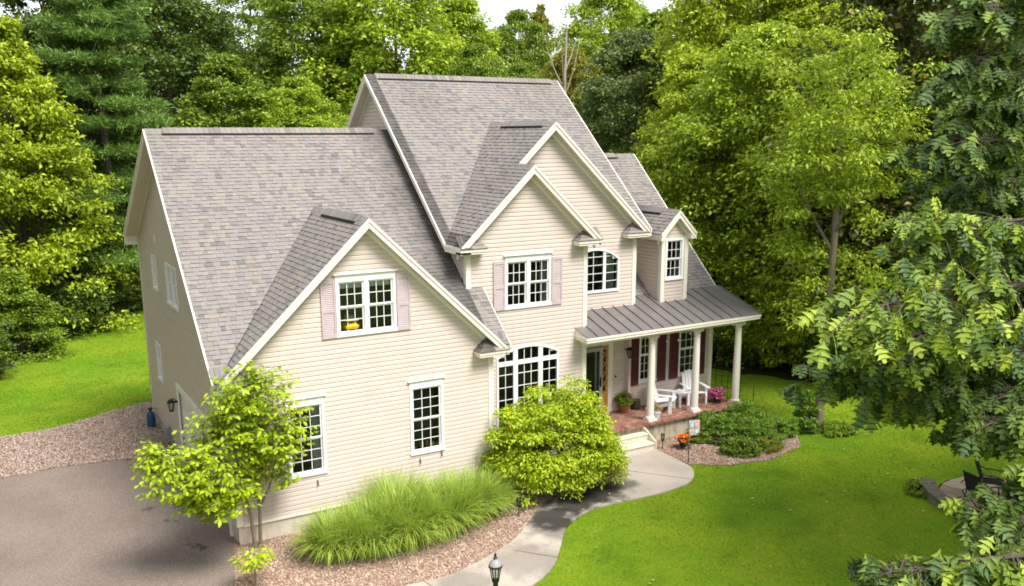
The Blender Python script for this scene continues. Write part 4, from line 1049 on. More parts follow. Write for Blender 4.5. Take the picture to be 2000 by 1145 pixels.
for a in (
    ('layer', -2.62, 28.4, 14.2, 7.5, 'lf_yellow', 'yellow green maple with layered boughs at the far left edge'),
    ('oaky', -.1, 36.1, 17.8, 7.8, 'lf_dark', 'dark green oak rising behind the yellow maple at far left'),
    ('pine', 1.7, 31.6, 19.5, 9.4, 'lf_pine', 'white pine with flat blue green boughs left of the garage ridge'),
    ('layer2', .2, 30.2, 7.0, 4.6, 'lf_dark', 'dark green small tree below the white pine'),
    ('broad', 7.8, 47.4, 19.5, 10.5, 'lf_dark', 'tall dark maple right of the white pine'),
    ('broad2', 9.0, 36.0, 13.6, 7.6, 'lf_mid', 'rounded green maple standing over the middle of the garage ridge'),
    ('sparse', 15.7, 55, 21.5, 10, 'lf_mid', 'thin leaved tall tree with sky showing through its top'),
    ('broad', 17.4, 45, 20.8, 10, 'lf_mid', 'green tall tree left of the main roof peak'),
    ('dense', 12.4, 33.5, 12.4, 6.2, 'lf_bright', 'bright green small tree where the garage ridge meets the main gable'),
    ('broad', 20.9, 38.5, 20.6, 10.5, 'lf_bright', 'broad bright green maple above the left half of the main ridge'),
    ('broad2', 25.8, 38.6, 18.7, 9, 'lf_bright', 'bright maple whose top stands left of the open sky'),
    ('dense', 22.6, 30, 14.4, 5.6, 'lf_mid', 'dense green tree over the middle of the main ridge'),
    ('dense', 31.3, 39.5, 17.9, 6.5, 'lf_mid', 'mid green treetop against the open sky'),
    ('sparse', 34.7, 42.4, 18.8, 4.8, 'lf_autumn', 'orange tinged slender tree turning colour against the sky'),
    ('dense', 24.0, 27.4, 13.2, 4.6, 'lf_mid', 'small rounded tree at the right end of the main ridge'),
    ('feather', 31.2, 32.8, 14.6, 6.6, 'lf_autumn', 'yellow olive tree beside the bleached dead snag'),
    ('feather', 40.3, 41, 20.6, 9, 'lf_bright', 'pale green feathery tree right of the open sky'),
    ('oaky', 26.5, 19.8, 14.4, 7.4, 'lf_grey', 'grey green oak just right of the main roof slope'),
    ('broad', 28.4, 15, 17.6, 7.8, 'lf_yellow', 'tall yellow green tree rising over the right wing'),
    ('layer2', 22.2, 10.2, 12.3, 5.2, 'lf_yellow', 'bright young maple with layered tufts beyond the right wing'),
    ('broad2', 30.6, 12.3, 17.2, 8.6, 'lf_yellow', 'sunlit yellow green maple at top right of the woods'),
    ('oaky', 25.4, 1.0, 17.6, 8.8, 'lf_olive', 'dark olive oak towering behind the thin trunked tree'),
    ('oaky', 36.2, 6.3, 17.2, 10, 'lf_dark', 'dark oak in the upper right corner behind the near oak'),
    ('broad', 22.8, 6.6, 13.2, 6.8, 'lf_bright', 'fresh green maple filling the gap between porch roof and thin trunk'),
    ('broad', 27.8, 6.0, 12.0, 6.6, 'lf_mid', 'green tree filling the woods between the two right hand oaks'),
    ('dense', 29.2, 2.9, 9.5, 6.4, 'lf_dark', 'dark low tree in the shade at the right lawn edge'),
    ('dense', 29.5, -2.5, 9.0, 6.8, 'lf_mid', 'low green tree behind the flagstone patio'),
): tree(*a)
for a in (
    ('under', -1.1, 28.0, 5.0, 4.4, 'lf_dark', 'dark green bush at the back corner of the left lawn'),
    ('under2', 2.0, 32.3, 5.3, 4.0, 'lf_autumn', 'yellowing bush left of the back corner of the garage'),
    ('under', -3.6, 23.6, 3.6, 3.6, 'lf_mid', 'low green bush along the left lawn edge below the yellow maple'),
    ('under', 3.6, 34.6, 4.6, 4.4, 'lf_dark', 'dark bush beside the rear garage corner'),
    ('under2', -5.6, 19.8, 3.0, 3.4, 'lf_dark', 'dark bush at the left frame edge beside the lawn'),
    ('under', 22.3, 8.6, 6.8, 4.6, 'lf_mid', 'mid green undergrowth tree just right of the porch roof'),
    ('under2', 22.9, 5.5, 6.0, 4.2, 'lf_yellow', 'yellow green undergrowth tree behind the thin trunk'),
    ('under', 24.2, 7.4, 3.4, 4.2, 'lf_mid', 'low undergrowth in shade right of the last porch column'),
    ('under2', 25.2, 3.2, 3.6, 4.4, 'lf_mid', 'low shaded undergrowth at the lawn edge right of the thin trunk'),
    ('under', 20.4, 13.4, 5.2, 4.4, 'lf_mid', 'green undergrowth seen between dormer and woods'),
): tree(*a, cat='bush', group=U_)
# deep wood behind as one mass, plus unseen side trees added for shade
def wood_mass():
    Vs, Fs, b = [], [], 0
    spots = [(-9, 48), (-4, 62), (3, 62), (10, 70), (17, 72), (25, 62), (32, 57), (45, 44), (46, 33), (48, 24), (47, 15), (45, 6), (38, -2), (38, 20), (34, 27), (-10, 38), (6.5, 56), (12, 58), (22, 52), (28, 48), (38, 12), (33, 3), (34, -8), (40, -14), (-12.5, -7), (-12.8, 0), (-12.4, 7), (-13, 14), (-12, 20.5), (-17, 26), (19.5, -21), (25, -15), (31, -13), (22, -27)]
    for i, (x, y) in enumerate(spots):
        h = 20 if x < 22 or x > 38 else 16.2
        if 27 < x < 40 and y > 30: h = 15.5
        V, F, _ = crown(100 + i, h + rnd.uniform(-1, .4), 5.2, .3, 190, 60, 'tall', .42, .22)
        V = V + np.array([x, y, 0]); Vs.append(V); Fs.append(F + b); b += len(V)
    raw('far_woods_and_shade_trees', np.concatenate(Vs), np.concatenate(Fs), M['lf_mid'], kind='stuff')
wood_mass()
# bleached snag
t = thing('dead_tree', 'bleached dead tree with bare forked limbs above the roof', 'tree', (29.7, 31.2, 0))
mb = MB(); mb.tube([(0, 0, 0), (.1, 0, 7), (0, 0, 12.6), (.15, 0, 16.2)], [.16, .13, .1, .03], 6)
for a, z0, z1, l in ((0, 11.5, 15.4, 1.2), (2.4, 12, 14.8, -1.1), (1, 12.6, 15.8, .5), (4, 11, 13.6, 1.6), (5, 12.2, 14.6, -.7), (3.2, 13.2, 15.2, .8)):
    mb.tube([(0, 0, z0), (l * .6, math.sin(a) * .4, (z0 + z1) / 2), (l, math.sin(a) * .8, z1)], [.06, .04, .012], 5)
mb.build('trunk', M['dead'], t)
# thin trunked tree beside the porch
def limb_tree():
    t = thing('ash_tree', 'tall tree with bare thin trunk standing on the lawn right of the porch', 'tree', (17.87, -1.08, 0))
    mb = MB(); mb.tube([(0, 0, -.05), (.03, .02, 1.2), (.1, .06, 3), (.22, .1, 4.6), (.3, .15, 6.2), (.4, .3, 8.6), (.5, .5, 11.5)], [.16, .135, .125, .115, .10, .07, .02], 10)
    rg = np.random.default_rng(77); ends = []
    for z, a, l, r in ((5.6, 2.6, 1.5, 2.6), (5.7, .6, 1.7, 2.6), (6.2, 4.2, 1.7, 2.4), (7, 1.5, 1.7, 2.2), (7.4, 3.3, 2.0, 2.0), (8.2, 5.4, 1.4, 1.8), (8.8, 2.2, 1.5, 2.0), (9.6, .2, 1.6, 1.6), (10.2, 3.9, 1.4, 1.4), (6.6, 5.9, 1.5, 1.7)):
        p = Vector((.05 * z, .025 * z, z)); e = p + Vector((math.cos(a) * l, math.sin(a) * l, r)); m = p.lerp(e, .5) + Vector((0, 0, -.1))
        mb.tube([p, m, e], [.055, .035, .012], 6, False)
        for s in np.linspace(.35, 1.1, 9): ends.append(np.array(p.lerp(e, s)) + rg.normal(0, .45, 3))
    mb.build('trunk', M['bark_pale'], t, True)
    ends += [np.array([.1 + math.cos(a) * r, .1 + math.sin(a) * r, z]) for a, r, z in zip(rg.uniform(0, 6.28, 26), rg.uniform(.3, 1.5, 26), rg.uniform(3.4, 6.0, 26))]
    C = np.array(ends); C = np.concatenate([C, C[C[:, 2] > 5] + rg.normal(0, .6, (int((C[:, 2] > 5).sum()), 3))]); V, F = clump_leaves(rg, C, rg.uniform(.35, .7, len(C)), 105, .5, .135, .45, .5)
    raw('crown', V, F, M['lf_bright'], t)
limb_tree()
# ------------------------------------------------------------------ planting round the house
def bush(name, x, y, r, h, nst, ncl, nl, size, leaf, label, cat='bush', group=None, flat=.4, base=.25, seed=1, sq=1):
    rg = np.random.default_rng(seed); t = thing(name, label, cat, (x, y, 0), 0, group)
    a = rg.random(ncl) * 6.283; tt = rg.random(ncl) ** .7; ph = np.arccos(1 - tt)          # dome
    k = rg.uniform(.72, 1.0, ncl) * (1 + .10 * np.sin(3 * a + seed) + .08 * np.sin(5 * a))
    C = np.stack([np.cos(a) * np.sin(ph) * r * k, np.sin(a) * np.sin(ph) * r * k * sq, base * h + (h - base * h) * np.cos(ph) * k], 1)
    low = C[:, 2] < h * .55; C[low, 2] -= rg.random(low.sum()) * base * h * .7
    V, F = clump_leaves(rg, C, r * rg.uniform(.14, .24, ncl), nl, flat, size, .5, .25, .32)
    V[:, 2] = np.maximum(V[:, 2], .02)
    raw('foliage', V, F, M[leaf], t)
    mb = MB()
    for i in range(nst):
        c = C[rg.integers(ncl)] * .8; b = rg.normal(0, .12 * r, 3) * np.array([1, 1, 0])
        mb.tube([b, b * .5 + c * .5 + np.array([0, 0, .15 * h]), c], [.028 * min(1.2, h), .02 * min(1.2, h), .006], 5, False)
    mb.build('stem', M['bark'], t); return t
bush('burning_bush', 8.12, -.62, 1.7, 2.78, 16, 460, 115, .085, 'lf_bush', 'big rounded yellow green bush hiding the arched window beside the path', flat=.34, base=.22, seed=4, sq=.92)
Gs = 'shrubs in the flower bed by the porch'
for i, (x, y, r, h, leaf, lab, sz) in enumerate((
    (14.75, .05, .75, .85, 'lf_shrub', 'dark green shrub against the porch foundation right of the garden flag', .06),
    (15.75, .1, .80, 1.0, 'lf_shrub', 'largest dark green shrub below the right porch column', .06),
    (16.35, -.75, .62, .75, 'lf_shrub', 'dark shrub at the right end of the flower bed', .06),
    (15.35, -1.0, .68, .70, 'lf_shrub', 'dark shrub in the middle of the flower bed', .06),
    (14.2, -1.35, .52, .60, 'lf_mid', 'lighter green shrub at the front lawn edge of the flower bed', .07),
    (13.95, .1, .48, .45, 'lf_mid', 'feathery low plant beside the garden flag', .05),
    (14.45, -.55, .45, .42, 'lf_olive', 'brownish low plant between the flag and the front shrub', .05),
    (15.1, -1.6, .38, .38, 'lf_autumn', 'yellowing low plant at the front right of the flower bed', .05))):
    bush('shrub', x, y, r, h, 5, int(70 * r / .6), 80, sz, leaf, lab, 'shrub', Gs, .5, .1, 20 + i)
bush('vine_shrub', 17.5, -.95, .38, 1.35, 4, 60, 60, .09, 'lf_shrub', 'dark leafy shrub standing left of the bare thin trunk', 'shrub', None, .6, .1, 40)
bush('ground_plant', 18.1, -1.5, .55, .35, 3, 50, 50, .08, 'lf_mid', 'low leafy plants at the foot of the thin trunk', 'plant', None, .5, .1, 41)
bush('ground_plant', 16.1, -6.0, .4, .3, 3, 50, 60, .07, 'lf_mid', 'leafy plants along the outside of the curved patio wall', 'plant', None, .5, .1, 42)
# ornamental grass clumps
def grass_clump(x, y, h, r, n, seed, label):
    rg = np.random.default_rng(seed); t = thing('ornamental_grass', label, 'ornamental grass', (x, y, 0), 0, 'ornamental grasses along the garage wall')
    a = rg.random(n) * 6.283; b = rg.random(n) ** .5 * r * .5; L = h * rg.uniform(.75, 1.3, n); out = rg.uniform(.15, 1.0, n) * 1.9
    base = np.stack([np.cos(a) * b, np.sin(a) * b, 0 * a], 1); a2 = a + rg.normal(0, .5, n); d = np.stack([np.cos(a2), np.sin(a2), 0 * a2], 1)
    side = np.stack([-np.sin(a2), np.cos(a2), 0 * a2], 1); K = 6; rows = []
    for i in range(K):
        s = i / (K - 1); th = out * s * 1.35
        p = base + d * (L * (1 - np.cos(th)) / np.maximum(out * 1.35, .1))[:, None] + np.array([0, 0, 1]) * (L * np.sin(th) / np.maximum(out * 1.35, .1))[:, None]
        w = .012 * (1 - s ** 2 * .92) * rg.uniform(.7, 1.3, n)
        rows += [p - side * w[:, None], p + side * w[:, None]]
    V = np.stack(rows, 1); i = np.arange(n)[:, None] * (2 * K)
    F = np.concatenate([i + np.array([[2 * k, 2 * k + 1, 2 * k + 3, 2 * k + 2]]) for k in range(K - 1)], 1).reshape(-1, 4)
    V = V.reshape(-1, 3); V[:, 2] = np.maximum(V[:, 2], .01)
    raw('blades', V, F, M['blade'], t)
for i, (x, y, h, r, lab) in enumerate(((1.75, -1.55, .95, .85, 'leftmost clump of tall arching ornamental grass near the young tree'), (2.5, -1.75, 1.05, .95, 'second clump of arching grass from the left in the mulch bed'),
        (3.35, -1.8, 1.12, .95, 'middle clump of arching grass at the front of the bed'), (3.5, -.95, 1.2, .95, 'grass clump against the garage wall under the right window'), (4.3, -1.65, 1.15, .95, 'full grass clump in front of the exposed foundation'),
        (5.1, -1.35, 1.1, .9, 'grass clump one in from the right end of the row'), (5.75, -1.15, .85, .75, 'rightmost grass clump beside the stake light'))):
    grass_clump(x, y, h, r, 1600, 60 + i, lab)

# leaf shapes for trees near the camera
def flat_leaf(kind, mat):
    if kind == 'oak':   # red oak: pointed lobes, deep sinuses
        half = [(.0, .0), (.03, .012), (.16, .055), (.32, .21), (.30, .085), (.38, .10), (.60, .36), (.55, .14), (.62, .13), (.85, .31), (.77, .12), (.86, .09), (.95, .10), (1.0, 0)]
    else:
        half = [(0, 0), (.15, .12), (.38, .24), (.62, .23), (.84, .11), (1, 0)]
    n = len(half); V = []; F = []
    for s, w in half: V.append((s, 0, -.10 * s * s))
    for s, w in half: V.append((s, w, .22 * w - .10 * s * s - .25 * w * w))
    for s, w in half: V.append((s, -w, .22 * w - .10 * s * s - .25 * w * w))
    for i in range(n - 1):
        F += [(i, i + 1, n + i + 1), (i, n + i + 1, n + i), (i, 2 * n + i + 1, i + 1), (i, 2 * n + i, 2 * n + i + 1)]
    me = bpy.data.meshes.new('leaf'); me.from_pydata(V, [], F); me.materials.append(mat); me.polygons.foreach_set('use_smooth', [True] * len(F)); me.update()
    return me, np.array(V), np.array(F)
def place_leaves(parent, shape, mats, sizes, near=300):
    """mats: list of 3x3 frames + origin; the largest-looking ones become leaf objects, the rest one foliage part"""
    me, LV, LF = shape; n = len(mats)
    d = np.array([np.linalg.norm(o - CAM) for _, o in mats]); face = np.array([abs(f[:, 2] @ (o - CAM)) / dd for (f, o), dd in zip(mats, d)])
    inview = np.array([abs(((o - CAM) @ rt) / max(.1, (o - CAM) @ fw)) < .56 and -.33 < ((o - CAM) @ up) / max(.1, (o - CAM) @ fw) + .04 < .37 for _, o in mats])
    sc = np.array(sizes) / d * (.3 + face) * np.where(inview, 1, .01); order = np.argsort(-sc)
    pm = parent.matrix_basis.inverted() if parent else Matrix()
    loc = np.array(parent.location)
    for i in order[:near]:
        f, o = mats[i]; s = sizes[i]; ob = obj('leaf', me, parent)
        ob.matrix_basis = Matrix([[*(f[r] * s), o[r] - loc[r]] for r in range(3)] + [[0, 0, 0, 1]])
    Vs = []; Fs = []
    for j, i in enumerate(order[near:]):
        f, o = mats[i]; Vs.append((LV * sizes[i]) @ f.T + (o - loc)); Fs.append(LF + j * len(LV))
    raw('foliage', np.concatenate(Vs), np.concatenate(Fs), me.materials[0], parent, kind='stuff', smooth=True)
def frame(D, N):
    D = D / np.linalg.norm(D); N = N - D * (N @ D); N = N / max(1e-6, np.linalg.norm(N)); return np.stack([D, np.cross(N, D), N], 1)
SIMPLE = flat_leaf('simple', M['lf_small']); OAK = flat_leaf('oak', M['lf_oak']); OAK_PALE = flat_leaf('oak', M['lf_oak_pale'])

# small ornamental tree at the garage corner
def small_tree():
    rg = np.random.default_rng(5); base = np.array([.28, -.32, 0])
    t = thing('young_tree', 'small yellow green young tree with several stems at the garage corner', 'tree', tuple(base))
    mb = MB(); stems = [[(0, 0, -.03), (-.06, -.04, .8), (-.22, -.1, 1.7), (-.35, -.2, 2.7), (-.2, -.4, 3.8)], [(.12, .02, -.03), (.14, -.04, .9), (.1, -.15, 1.4), (.3, -.3, 2.5), (.35, -.5, 4.2)],
             [(.13, -.03, .95), (.35, -.2, 1.5), (.6, -.3, 2.5), (.85, -.5, 3.5)], [(-.1, -.06, 1.1), (-.6, -.4, 1.9), (-1.2, -.8, 2.5), (-1.9, -1.0, 2.9)], [(-.2, -.1, 1.6), (-.7, -.5, 2.4), (-1.0, -.6, 3.2)], [(-.3, -.2, 1.5), (-.7, -1.0, 1.7), (-1.2, -1.6, 1.9)]]
    for s in stems: mb.tube(s, [.045 - .008 * i for i in range(len(s))] if len(s) > 4 else [.028, .02, .014, .008][:len(s)], 7)
    ells = [((.35, -.75, 3.35), (1.2, .9, 1.15), 460), ((.9, -.9, 2.7), (.75, .7, .7), 110), ((-1.0, -1.1, 2.35), (1.15, .9, .75), 320), ((-1.75, -.8, 2.8), (.55, .5, .38), 60), ((-.5, -1.3, 1.75), (.8, .6, .45), 100), ((-.4, -.5, 3.0), (.8, .6, .7), 150), ((.95, -.6, 1.75), (.4, .4, .25), 22), ((.25, -.6, 2.05), (.7, .55, .6), 110), ((-.9, -.9, 1.7), (.9, .6, .45), 70)]
    LM = []; S = []
    for c, r, n in ells:
        c = np.array(c); r = np.array(r)
        for _ in range(n):
            d = rg.normal(0, 1, 3); d /= np.linalg.norm(d); p = c + d * r * 1.06 * rg.random() ** .55
            out = np.array([d[0], d[1], .15]); out /= np.linalg.norm(out); L = rg.uniform(.25, .5)
            q = p - out * L; a = p
            if rg.random() < .5: mb.tube([q - base, (a + q) / 2 - base + np.array([0, 0, .02]), a - base], [.006, .005, .002], 4, False)
            sd = np.cross(out, [0, 0, 1.0]); sd /= max(.1, np.linalg.norm(sd))
            for k in range(7):
                s = k / 6; o = q * (1 - s) + a * s; sg = 1 if k % 2 else -1
                D = out * .5 + sd * sg * (1.0 if k < 6 else .1) + np.array([0, 0, -.35]) + rg.normal(0, .2, 3)
                LM.append((frame(D, np.array([0, 0, 1.0]) + rg.normal(0, .35, 3)), o)); S.append(rg.uniform(.09, .155))
    mb.build('trunk', M['bark_pale'], t, True)
    place_leaves(t, SIMPLE, LM, S)
small_tree()
def sapling():
    rg = np.random.default_rng(8); base = np.array([-.2, -2.15, 0])
    t = thing('sapling', 'tiny bright leafed sapling on a single stem at the bottom edge', 'plant', tuple(base))
    mb = MB(); mb.tube([(0, 0, 0), (.01, 0, .3), (.0, .02, .6)], [.022, .018, .012], 7); mb.build('stem', M['bark_pale'], t)
    mats = []; S = []
    for _ in range(260):
        d = rg.normal(0, 1, 3); d /= np.linalg.norm(d); p = base + np.array([0, 0, .72]) + d * np.array([.42, .36, .24]) * rg.random() ** .5
        mats.append((frame(np.array([d[0], d[1], -.2]), np.array([0, 0, 1.0]) + rg.normal(0, .3, 3)), p)); S.append(rg.uniform(.08, .13))
    place_leaves(t, SIMPLE, mats, S, 60)
sapling()

# the big near oak whose boughs hang into the right of the picture
def near_oak():
    rg = np.random.default_rng(15); B0 = np.array([15., -14., 0])
    t = thing('oak_tree', 'large near oak with lobed leaves hanging in from the right edge', 'tree', tuple(B0))
    mb = MB(); mb.tube([(0, 0, -.1), (0, 0, 1), (-.1, .05, 4), (.1, .1, 9), (0, 0, 15)], [.5, .42, .36, .26, .05], 12)
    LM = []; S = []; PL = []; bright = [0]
    def twig(p, d, L, n, size, droop):
        e = p + d * L + np.array([0, 0, -droop * L]); m = (p + e) / 2 + np.array([0, 0, .08 * L]); mb.tube([p - B0, m - B0, e - B0], [.009, .006, .003], 4, False)
        a0 = rg.random() * 6.283; dr = rg.uniform(.9, 2.2)
        for k in range(n):                       # most leaves fan out and droop from the twig's end
            s = 1.0 if k < n * .65 else rg.uniform(.3, .95); o = p * (1 - s) + e * s + np.array([0, 0, .06 * L * (1 - s)]) + rg.normal(0, .012, 3); a = a0 + k * 2.39996 + rg.normal(0, .25)
            D = d * .35 + np.array([math.cos(a), math.sin(a), 0]) * .9 + np.array([0, 0, -dr * rg.uniform(.5, 1.4)])
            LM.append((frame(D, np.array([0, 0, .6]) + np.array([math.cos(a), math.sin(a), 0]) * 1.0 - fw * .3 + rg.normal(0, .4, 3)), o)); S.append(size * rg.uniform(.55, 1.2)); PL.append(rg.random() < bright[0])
        for k in range(3):
            if rg.random() < .12: mb.lathe([(.004, 0), (.011, .006), (.011, .014), (.004, .022)], 6, e - B0 + rg.normal(0, .02, 3))
    limbs = [([(5.34, -14.47, 6.9), (4.4, -13.93, 6.85), (3.95, -13.68, 6.78), (3.5, -13.45, 6.70)], 30, .6), ([(3.9, -15.16, 7.9), (3.1, -14.72, 7.75), (2.62, -14.45, 7.69), (2.35, -14.32, 7.62)], 26, .55),
        ([(4.99, -14.49, 8.36), (4.32, -14.11, 8.28), (4.0, -13.93, 8.25)], 20, .6), ([(6.11, -13.77, 9.1), (5.5, -13.42, 9.09), (5.15, -13.2, 9.13)], 18, .6), ([(6.21, -13.61, 9.95), (5.6, -13.2, 10.0), (5.25, -13.1, 9.8)], 20, .6),
        ([(2.64, -16.09, 5.98), (2.12, -15.8, 5.92), (1.55, -15.48, 5.83)], 18, .32), ([(4.85, -14.9, 6.5), (4.5, -14.72, 6.42), (4.2, -14.6, 6.36)], 14, .4), ([(4.3, -15.35, 5.86), (3.85, -15.1, 5.76), (3.6, -14.96, 5.66)], 6, .3), ([(4.9, -15.45, 6.2), (4.4, -15.3, 6.08), (4.1, -15.15, 6.0)], 12, .28), ([(5.6, -14.9, 6.7), (5.1, -14.55, 6.55), (4.8, -14.4, 6.45)], 26, .6), ([(6.6, -13.9, 6.6), (5.9, -13.7, 6.4), (5.4, -13.5, 6.3)], 26, .7), 
        ([(6.29, -13.48, 10.63), (5.9, -13.25, 10.6), (5.6, -13.1, 10.55)], 20, .6), ([(5.53, -14.06, 6.66), (5.08, -13.82, 6.55), (4.55, -13.54, 6.42)], 28, .6), ([(6.84, -13.58, 6.9), (6.35, -13.3, 6.88), (5.9, -13.05, 6.8)], 34, .7),
        ([(4.42, -14.44, 7.25), (3.85, -14.1, 7.22), (3.4, -13.85, 7.18)], 26, .6), ([(7.09, -13.29, 8.6), (6.55, -12.97, 8.58), (6.15, -12.72, 8.63)], 34, .7), ([(5.98, -14.0, 7.95), (5.48, -13.72, 7.86), (5.05, -13.5, 7.76)], 30, .6),
        ([(8.2, -12.9, 9.6), (7.43, -12.66, 9.52), (6.95, -12.35, 9.57)], 34, .7), ([(5.8, -14.7, 6.4), (5.13, -14.5, 6.34), (4.8, -14.33, 6.24)], 22, .55),
        ([(3.5, -15.9, 5.98), (3.12, -15.79, 5.93), (2.75, -15.6, 5.85)], 12, .32), ([(5.77, -13.74, 6.2), (5.1, -13.36, 6.3), (4.8, -13.2, 6.3)], 24, .55)]
    for li, (pts, n, spread) in enumerate(limbs):
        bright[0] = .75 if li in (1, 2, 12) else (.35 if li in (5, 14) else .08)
        P = [np.array(p) for p in pts]; st = np.array([15., -14., max(5.2, min(11, P[0][2] - .3 + .12 * 9))]); far = (P[0] + st) / 2 + np.array([0, 0, .5])
        poly = [st, far] + P
        mb.tube([p - B0 for p in poly], np.linspace(.045, .005, len(poly)), 6, False)
        for _ in range(int(n * 2.9)):
            s = rg.random() ** .8 * (len(P) - 1) * 1.0; i = min(len(P) - 2, int(s)); q = s - i; p = P[i] * (1 - q) + P[i + 1] * q; d0 = P[i + 1] - P[i]; d0 /= np.linalg.norm(d0)
            d = d0 * .5 + rg.normal(0, .7, 3) * np.array([1, 1, .6]); d[2] = max(d[2], -.12); d /= np.linalg.norm(d)
            twig(p, d, rg.uniform(.3, 1.0) * spread, 11, .22, .25)
        twig(P[-1], (P[-1] - P[-2]) / np.linalg.norm(P[-1] - P[-2]), .3 * spread, 12, .2, .3)
    mb.build('trunk', M['bark'], t)
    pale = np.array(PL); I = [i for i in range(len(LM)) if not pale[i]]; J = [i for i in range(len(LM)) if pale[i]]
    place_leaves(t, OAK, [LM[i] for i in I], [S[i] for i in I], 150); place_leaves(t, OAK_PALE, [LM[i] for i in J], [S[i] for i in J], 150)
    # unseen rest of the crown, then an extra mass added to shade the lawn
    ncl = 420; d = nrm(rg.normal(0, 1, (ncl, 3))); C = d * (rg.random(ncl) ** .4)[:, None] * np.array([5.4, 5.4, 4.6]) + np.array([0, 0, 11.0]); C = C[C[:, 2] > 5.0]
    V, F = clump_leaves(rg, C, rg.uniform(.6, 1.1, len(C)), 90, .5, .27, .6, .3)
    ncl = 420; d = nrm(rg.normal(0, 1, (ncl, 3))); C2 = d * (rg.random(ncl) ** .4)[:, None] * np.array([6.0, 5.0, 3.0]) + np.array([2.6, -2.6, 14.8])
    V2, F2 = clump_leaves(rg, C2, rg.uniform(.6, 1.1, len(C2)), 70, .5, .27, .6, .3)
    raw('crown', np.concatenate([V, V2]), np.concatenate([F, F2 + len(V)]), M['lf_oak'], t)
near_oak()

# ------------------------------------------------------------------ garden and porch things
def adirondack(loc, rz, label):
    t = thing('adirondack_chair', label, 'chair', loc, rz, 'white wooden chairs on the porch')
    w = .27; mat = M['whitepaint']                         # faces -y
    def p(name, *boxes, bars=()):
        mb = MB()
        for b in boxes: mb.box(*b)
        for b in bars: mb.bar(*b)
        return mb.build(name, mat, t)
    for i in range(5):
        x = -.22 + i * .11; top = .98 - abs(i - 2) ** 2 * .022
        mb = MB(); a = .32
        mb.prism([(x - .047, .22, .30), (x + .047, .22, .30), (x + .047, .22 + (top - .30) * a, top), (x - .047, .22 + (top - .30) * a, top)], (0, .022, .008)); mb.build('back_slat', mat, t)
    for i in range(5):
        y = -.30 + i * .115; z = .385 - i * .024
        p('seat_slat', ((-w, y - .05, z), (w, y + .05, z + .022)))
    for s in (-1, 1):
        p('leg', ((s * .30 - .022, -.30, 0), (s * .30 + .022, -.20, .54)))
        p('leg', bars=(((s * .275, -.3, .33), (s * .275, .52, .05), .03, .11),))
        mb = MB(); mb.prism([(s * .33 - .07, -.36, .545), (s * .33 + .07, -.36, .545), (s * .33 + .06, .2, .545), (s * .33 + .02, .42, .545), (s * .33 - .03, .42, .545)], (0, 0, .025)); mb.build('arm', mat, t)
    p('back_rail', ((-.33, .30, .515), (.33, .34, .543)), ((-.26, .245, .70), (.26, .265, .76)) if False else ((-.27, .243, .34), (.27, .262, .40)))
    return t
adirondack((13.72, 1.50, .643), R(38), 'white wooden slatted chair behind the left porch column')
adirondack((15.12, 1.68, .643), R(-16), 'white wooden slatted chair behind the middle porch column')
t = thing('side_table', 'small white slatted table between the two porch chairs', 'table', (14.45, 1.60, .643), R(10))
for i in range(5):
    mb = MB(); mb.box((-.24 + i * .098, -.22, .45), (-.15 + i * .098, .22, .472)); mb.build('table_slat', M['whitepaint'], t)
for sx in (-1, 1):
    for sy in (-1, 1):
        mb = MB(); mb.box((sx * .19 - .025, sy * .17 - .025, 0), (sx * .19 + .025, sy * .17 + .025, .449)); mb.build('leg', M['whitepaint'], t)
mb = MB(); mb.box((-.2, -.18, .38), (.2, -.16, .448)); mb.box((-.2, .16, .38), (.2, .18, .448)); mb.build('apron', M['whitepaint'], t)
def pot(name, label, loc, prof, mat, plant=None, cat='flower pot'):
    t = thing(name, label, cat, loc)
    mb = MB(); mb.lathe(prof, 18); mb.build('pot', mat, t, True)
    r, h = prof[-1]; mb = MB(); mb.lathe([(.01, h - .025), (r - .012, h - .02)], 14); mb.build('soil', M['soil'], t)
    return t
def tuft(t, name, c, r, n, size, mat, seed, asp=.6, k=24):
    rg = np.random.default_rng(seed); d = nrm(rg.normal(0, 1, (k, 3))); d[:, 2] = np.abs(d[:, 2]); C = np.array(c) + d * np.array(r)
    V, F = clump_leaves(rg, C, np.full(k, max(r) * .35), n, .8, size, asp, .2, .6); raw(name, V, F, M[mat], t, kind='stuff')
P1 = pot('flower_pot', 'terracotta pot of green plants with pink flowers left on the porch', (12.52, 1.98, .643), [(.13, 0), (.16, .1), (.17, .24), (.185, .25), (.185, .29)], M['terracotta'])
tuft(P1, 'leaves', (0, 0, .34), (.22, .2, .26), 26, .08, 'lf_shrub', 1); tuft(P1, 'flowers', (.12, -.06, .42), (.16, .12, .16), 6, .05, 'pink', 2, .9, 14)
pot('planter', 'empty charcoal cylindrical pot by the porch wall', (13.02, 2.05, .643), [(.135, 0), (.145, .02), (.15, .28), (.158, .285), (.158, .31)], M['darkpot'], cat='pot')
P3 = pot('flower_pot', 'pale grey pot with a dried up plant beside the left column', (12.98, .96, .643), [(.09, 0), (.12, .18), (.135, .185), (.135, .22)], M['greypot'])
tuft(P3, 'dried_plant', (0, 0, .26), (.1, .1, .2), 10, .06, 'dry', 3, .4)
P4 = pot('flower_pot', 'dark pot brimming with pink flowers beside the right column', (15.78, 1.28, .643), [(.10, 0), (.15, .16), (.16, .2)], M['darkpot'])
tuft(P4, 'leaves', (0, 0, .2), (.2, .2, .18), 12, .06, 'lf_shrub', 4); tuft(P4, 'flowers', (0, 0, .20), (.27, .25, .24), 16, .055, 'pink', 5, .95, 34)
